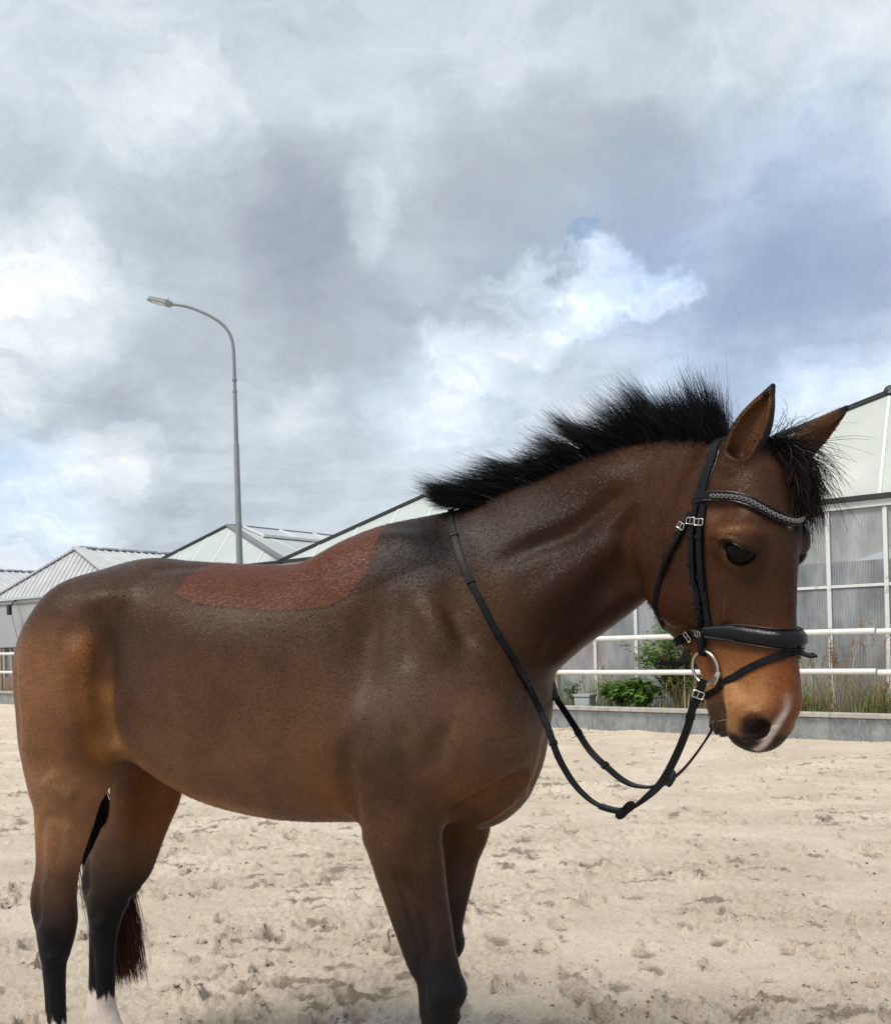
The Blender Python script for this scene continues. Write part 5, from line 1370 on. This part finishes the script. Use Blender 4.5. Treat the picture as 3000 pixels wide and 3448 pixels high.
# padded noseband, wide over the nose
np_ = [(-.150, 0, 1.352), (-.148, .020, 1.350), (-.132, .044, 1.348), (-.106, .052, 1.352), (-.080, .060, 1.364), (-.024, .072, 1.361), (.037, .064, 1.357), (.091, .049, 1.348), (.125, .028, 1.341), (.140, 0, 1.339)]
P, N = on_head(np_+[(a, -b_, c) for a, b_, c in np_[::-1][1:]], .006, 6); n_ = len(P)
u = np.abs(np.linspace(-1, 1, n_))                                   # 0 at the nose ridge, 1 under the chin
w = np.interp(u, [0, .30, .48, .62, 1], [.039, .036, .020, .016, .015]); pf = np.interp(u, [0, .30, .45, .6, 1], [.012, .010, .004, .0005, .0])
nb_ = band('noseband', P, N, w, .006, m_pad, bridle, pf)
S_ = nrm(np.cross(nrm(np.gradient(P, axis=0)), N))
i0, i1 = int(n_*.27), int(n_*.73)
for sg, of in ((1, .5), (-1, .5), (1, .40), (-1, .40)): autosmooth(MB().tube((P+S_*(sg*of*w)[:, None]+N*(.0035+pf*.3)[:, None])[i0:i1], .0016, 6).build('noseband_piping', m_leather if of > .45 else m_thread, nb_))
for i in (8, 12, n_-9, n_-13): keeper(P+N*.002, N, i, .016, .012, nb_, .010)
buckle(P+N*.005, N, 20, .016, nb_)
# flash strap crossing below the nose
fs = [(.141, 0, 1.314), (.137, .008, 1.313), (.129, .026, 1.308), (.095, .047, 1.295), (.057, .058, 1.277), (.027, .061, 1.261), (-.018, .052, 1.241), (-.060, .042, 1.222), (-.092, .025, 1.212), (-.100, 0, 1.210)]
P, N = on_head(fs+[(a, -b_, c) for a, b_, c in fs[::-1][1:]], .004, 6)
fl_ = band('flash_strap', P, N, .0145, .004, m_leather, bridle)
q = head_pt(.146, -.004, 1.318); P2 = np.array([q, q+head_vec(.008, -.004, -.008), q+head_vec(.016, -.012, -.012), q+head_vec(.020, -.022, -.010)])
V_ = [head_pt(.139+a*.010, b_*.010, 1.322+c*.016) for a in (0, 1) for b_, c in ((-1, -1), (1, -1), (1, 1), (-1, 1))]
bevel(mesh('flash_loop', V_, [(3, 2, 1, 0), (4, 5, 6, 7), (0, 1, 5, 4), (1, 2, 6, 5), (2, 3, 7, 6), (3, 0, 4, 7)], m_leather, bridle), .002)
band('flash_tail', P2, np.tile(head_vec(.4, .2, .9), (4, 1)), .015, .004, m_leather, fl_)
tg = np.array([(.588, -.238, 1.325), (.579, -.262, 1.300), (.566, -.270, 1.296), (.553, -.276, 1.296), (.530, -.282, 1.298)])
band('chin_strap_end', catmull(tg, 4), np.tile([.25, -.5, .85], (17, 1)), .0145, .0035, m_leather, nb_, 0., True)
# loose ring bit
for s in (1, -1):
    c0, n0 = to_skin([head_pt(-.046, s*.055, 1.283)], .010); c0 = c0[0]
    nn = nrm(nrm(n0[0])*.5+head_vec(.42, s*.90, 0)*.5); e1 = nrm(np.cross((0, 0, 1), nn)); e2 = np.cross(nn, e1)
    tst = np.array([c0+.0350*(math.cos(a)*e1+math.sin(a)*e2) for a in np.linspace(0, 6.28, 25)]); c0 = c0+nn*max(0, .0055-float(sdf(tst).min()))
    ring = [c0+.0350*(math.cos(a)*e1+math.sin(a)*e2) for a in np.linspace(0, 2*math.pi, 49)]
    bit = empty('bit_ring', (0, 0, 0), 0, bridle)
    autosmooth(MB().tube(ring, .0036, 10, False).build('ring', m_steel, bit))
    ang = -.62 if s == 1 else -2.5
    ja = c0+.0350*(math.cos(ang)*e1+math.sin(ang)*e2); tg_ = -math.sin(ang)*e1+math.cos(ang)*e2
    autosmooth(MB().tube([ja-tg_*.016, ja-tg_*.012, ja, ja+tg_*.012, ja+tg_*.016], [.004, .0068, .0082, .0068, .004], 12).build('bit_barrel', m_steel, bit))
    if s == 1:
        dsk = [ja+nn*.0080+.0058*(math.cos(a)*tg_+math.sin(a)*np.cross(nn, tg_)) for a in np.linspace(0, 2*math.pi, 19)[:-1]]
        MB().slab(dsk, nn*.001).build('emblem_disc', m_thread, bit)
        for rr in (.0024, .0045): autosmooth(MB().tube([ja+nn*.0094+rr*(math.cos(a)*tg_+math.sin(a)*np.cross(nn, tg_)) for a in np.linspace(0, 2*math.pi, 19)], .0005, 5, False).build('emblem_ring', m_steel, bit))
    autosmooth(MB().tube([ja, ja*.6+head_pt(-.02, s*.035, 1.262)*.4, head_pt(-.015, s*.02, 1.262)], .006, 10).build('mouthpiece', m_steel, bit))
    if s == 1: RING_N = (c0, nn, e1, e2)
    else: RING_F = (c0, nn, e1, e2)
    # cheek loop round the ring
    topp = c0+.0350*e2
    band('ring_loop', np.array([topp+e2*.030+nn*.004, topp+e2*.012+nn*.007, topp-e2*.004+nn*.006, topp-e2*.010, topp-e2*.004-nn*.005]), np.array([nn, nn, nn*.7-e2*.5, -e2, -nn]), .015, .004, m_leather, bridle)
# reins
CAMV = nrm(np.array([.10, -1, .12]))
def skin_path(pts, off=.004, m=5):
    P, N = to_skin(catmull(pts, m), off, 5)
    for _ in range(2): P[1:-1] = P[1:-1]*.5+(P[:-2]+P[2:])*.25
    return P, N
NEAR = [(0.626, -0.307, 1.263), (0.611, -0.307, 1.225), (0.6, -0.306, 1.199), (0.59, -0.304, 1.163), (0.566, -0.297, 1.106), (0.534, -0.293, 1.048), (0.499, -0.285, 1.012), (0.463, -0.271, 0.984), (0.431, -0.262, 0.976), (0.384, -0.247, 0.986), (0.343, -0.23, 1.013), (0.31, -0.205, 1.047), (0.28, -0.174, 1.088), (0.253, -0.141, 1.143), (0.231, -0.123, 1.183)]
FARR = [tuple(head_pt(-.05, -.075, 1.262)), (0.640, -0.222, 1.175), (0.633, -0.219, 1.151), (0.599, -0.205, 1.098), (0.559, -0.188, 1.05), (0.514, -0.162, 1.017), (0.465, -0.137, 1.009), (0.425, -0.109, 1.016), (0.382, -0.072, 1.039), (0.327, -0.028, 1.079), (0.271, 0.036, 1.141), (0.221, 0.082, 1.198)]
neck_n = [(.208, -.102, 1.217), (.192, -.141, 1.268), (.168, -.17, 1.326), (.141, -.183, 1.379), (.113, -.178, 1.431), (.081, -.165, 1.487), (.05, -.145, 1.544), (.019, -.106, 1.611), (-.005, -.065, 1.661), (-.018, -.02, 1.690)]
neck_f = [(-.018, .02, 1.690), (-.005, .065, 1.661), (.019, .106, 1.611), (.05, .14, 1.544), (.081, .155, 1.487), (.113, .165, 1.431), (.145, .165, 1.379), (.175, .150, 1.326), (.20, .125, 1.268), (.215, .09, 1.215)]
rein_w = .0165
def rein(free, fn, neck, stops, keep, st_i):
    Pf = catmull(free, 5); Nf = []
    for i, q in enumerate(np.linspace(0, 1, len(Pf))):
        Nf.append(np.interp(q, fn[0], fn[1])*CAMV+np.interp(q, fn[0], fn[2])*np.array([.25, .1, 1.]))
    Pn, Nn = skin_path(neck)
    P = np.vstack([Pf, Pn[2:]]); N = np.vstack([nrm(Nf), Nn[2:]])
    for _ in range(3): N[1:-1] = nrm(N[1:-1]*.5+(N[:-2]+N[2:])*.25)
    r_ = band('rein', P, N, rein_w, .0045, m_leather, bridle)
    L_ = np.concatenate([[0], np.cumsum(np.linalg.norm(np.diff(P, axis=0), axis=1))])
    for a in keep: keeper(P, N, int(np.argmin(abs(L_-a))), rein_w, .0065, r_, .011)
    return r_, P, N, L_
r1, P, N, L_ = rein(NEAR, ([0, .25, .45, .6, .8, 1], [1, 1, .55, .25, .45, .8], [0, .15, .8, 1, .8, .3]), neck_n, None, (.055, .085, .62, .77, .93, 1.08, 1.23), 0)
buckle(P, N, 4, rein_w, r1, .014)
c0 = P[int(np.argmin(abs(L_-.345)))]; i_ = int(np.argmin(abs(L_-.345)))
T = nrm(P[i_+1]-P[i_-1]); s2 = nrm(np.array([.66, -.25, .60])); T2 = nrm(np.cross(s2, CAMV))
Vd = []
for k in range(24):                                                 # rubber martingale stop: a flat lobed disc
    a = 2*math.pi*k/24; Vd.append(c0+s2*.030*math.cos(a)+T2*.0125*math.sin(a)*(.72+.5*abs(math.cos(a))))
bevel(MB().slab(Vd, CAMV*.006).build('rein_stop', m_leather, r1), .002)
band('stop_sleeve', P[i_:i_+8], N[i_:i_+8], .020, .0085, m_leather, r1)
r2, P, N, L_ = rein(FARR, ([0, .3, .5, .75, 1], [.4, .3, .3, .8, 1], [.8, 1, 1, .5, 0]), neck_f[::-1], None, (.055, .52, .66, .80, .95, 1.1), 0)
i_ = int(np.argmin(abs(L_-.30))); c0 = P[i_]; T = nrm(P[i_+1]-P[i_-1]); s2 = nrm(np.array([.2, -.9, -.3])-T*(np.array([.2, -.9, -.3])@T))
bevel(MB().slab([c0+s2*.026*math.cos(2*math.pi*k/24)+T*.014*math.sin(2*math.pi*k/24) for k in range(24)], np.cross(T, s2)*.006).build('rein_stop', m_leather, r2), .002)
band('stop_sleeve', P[i_:i_+6], N[i_:i_+6], .020, .0085, m_leather, r2)
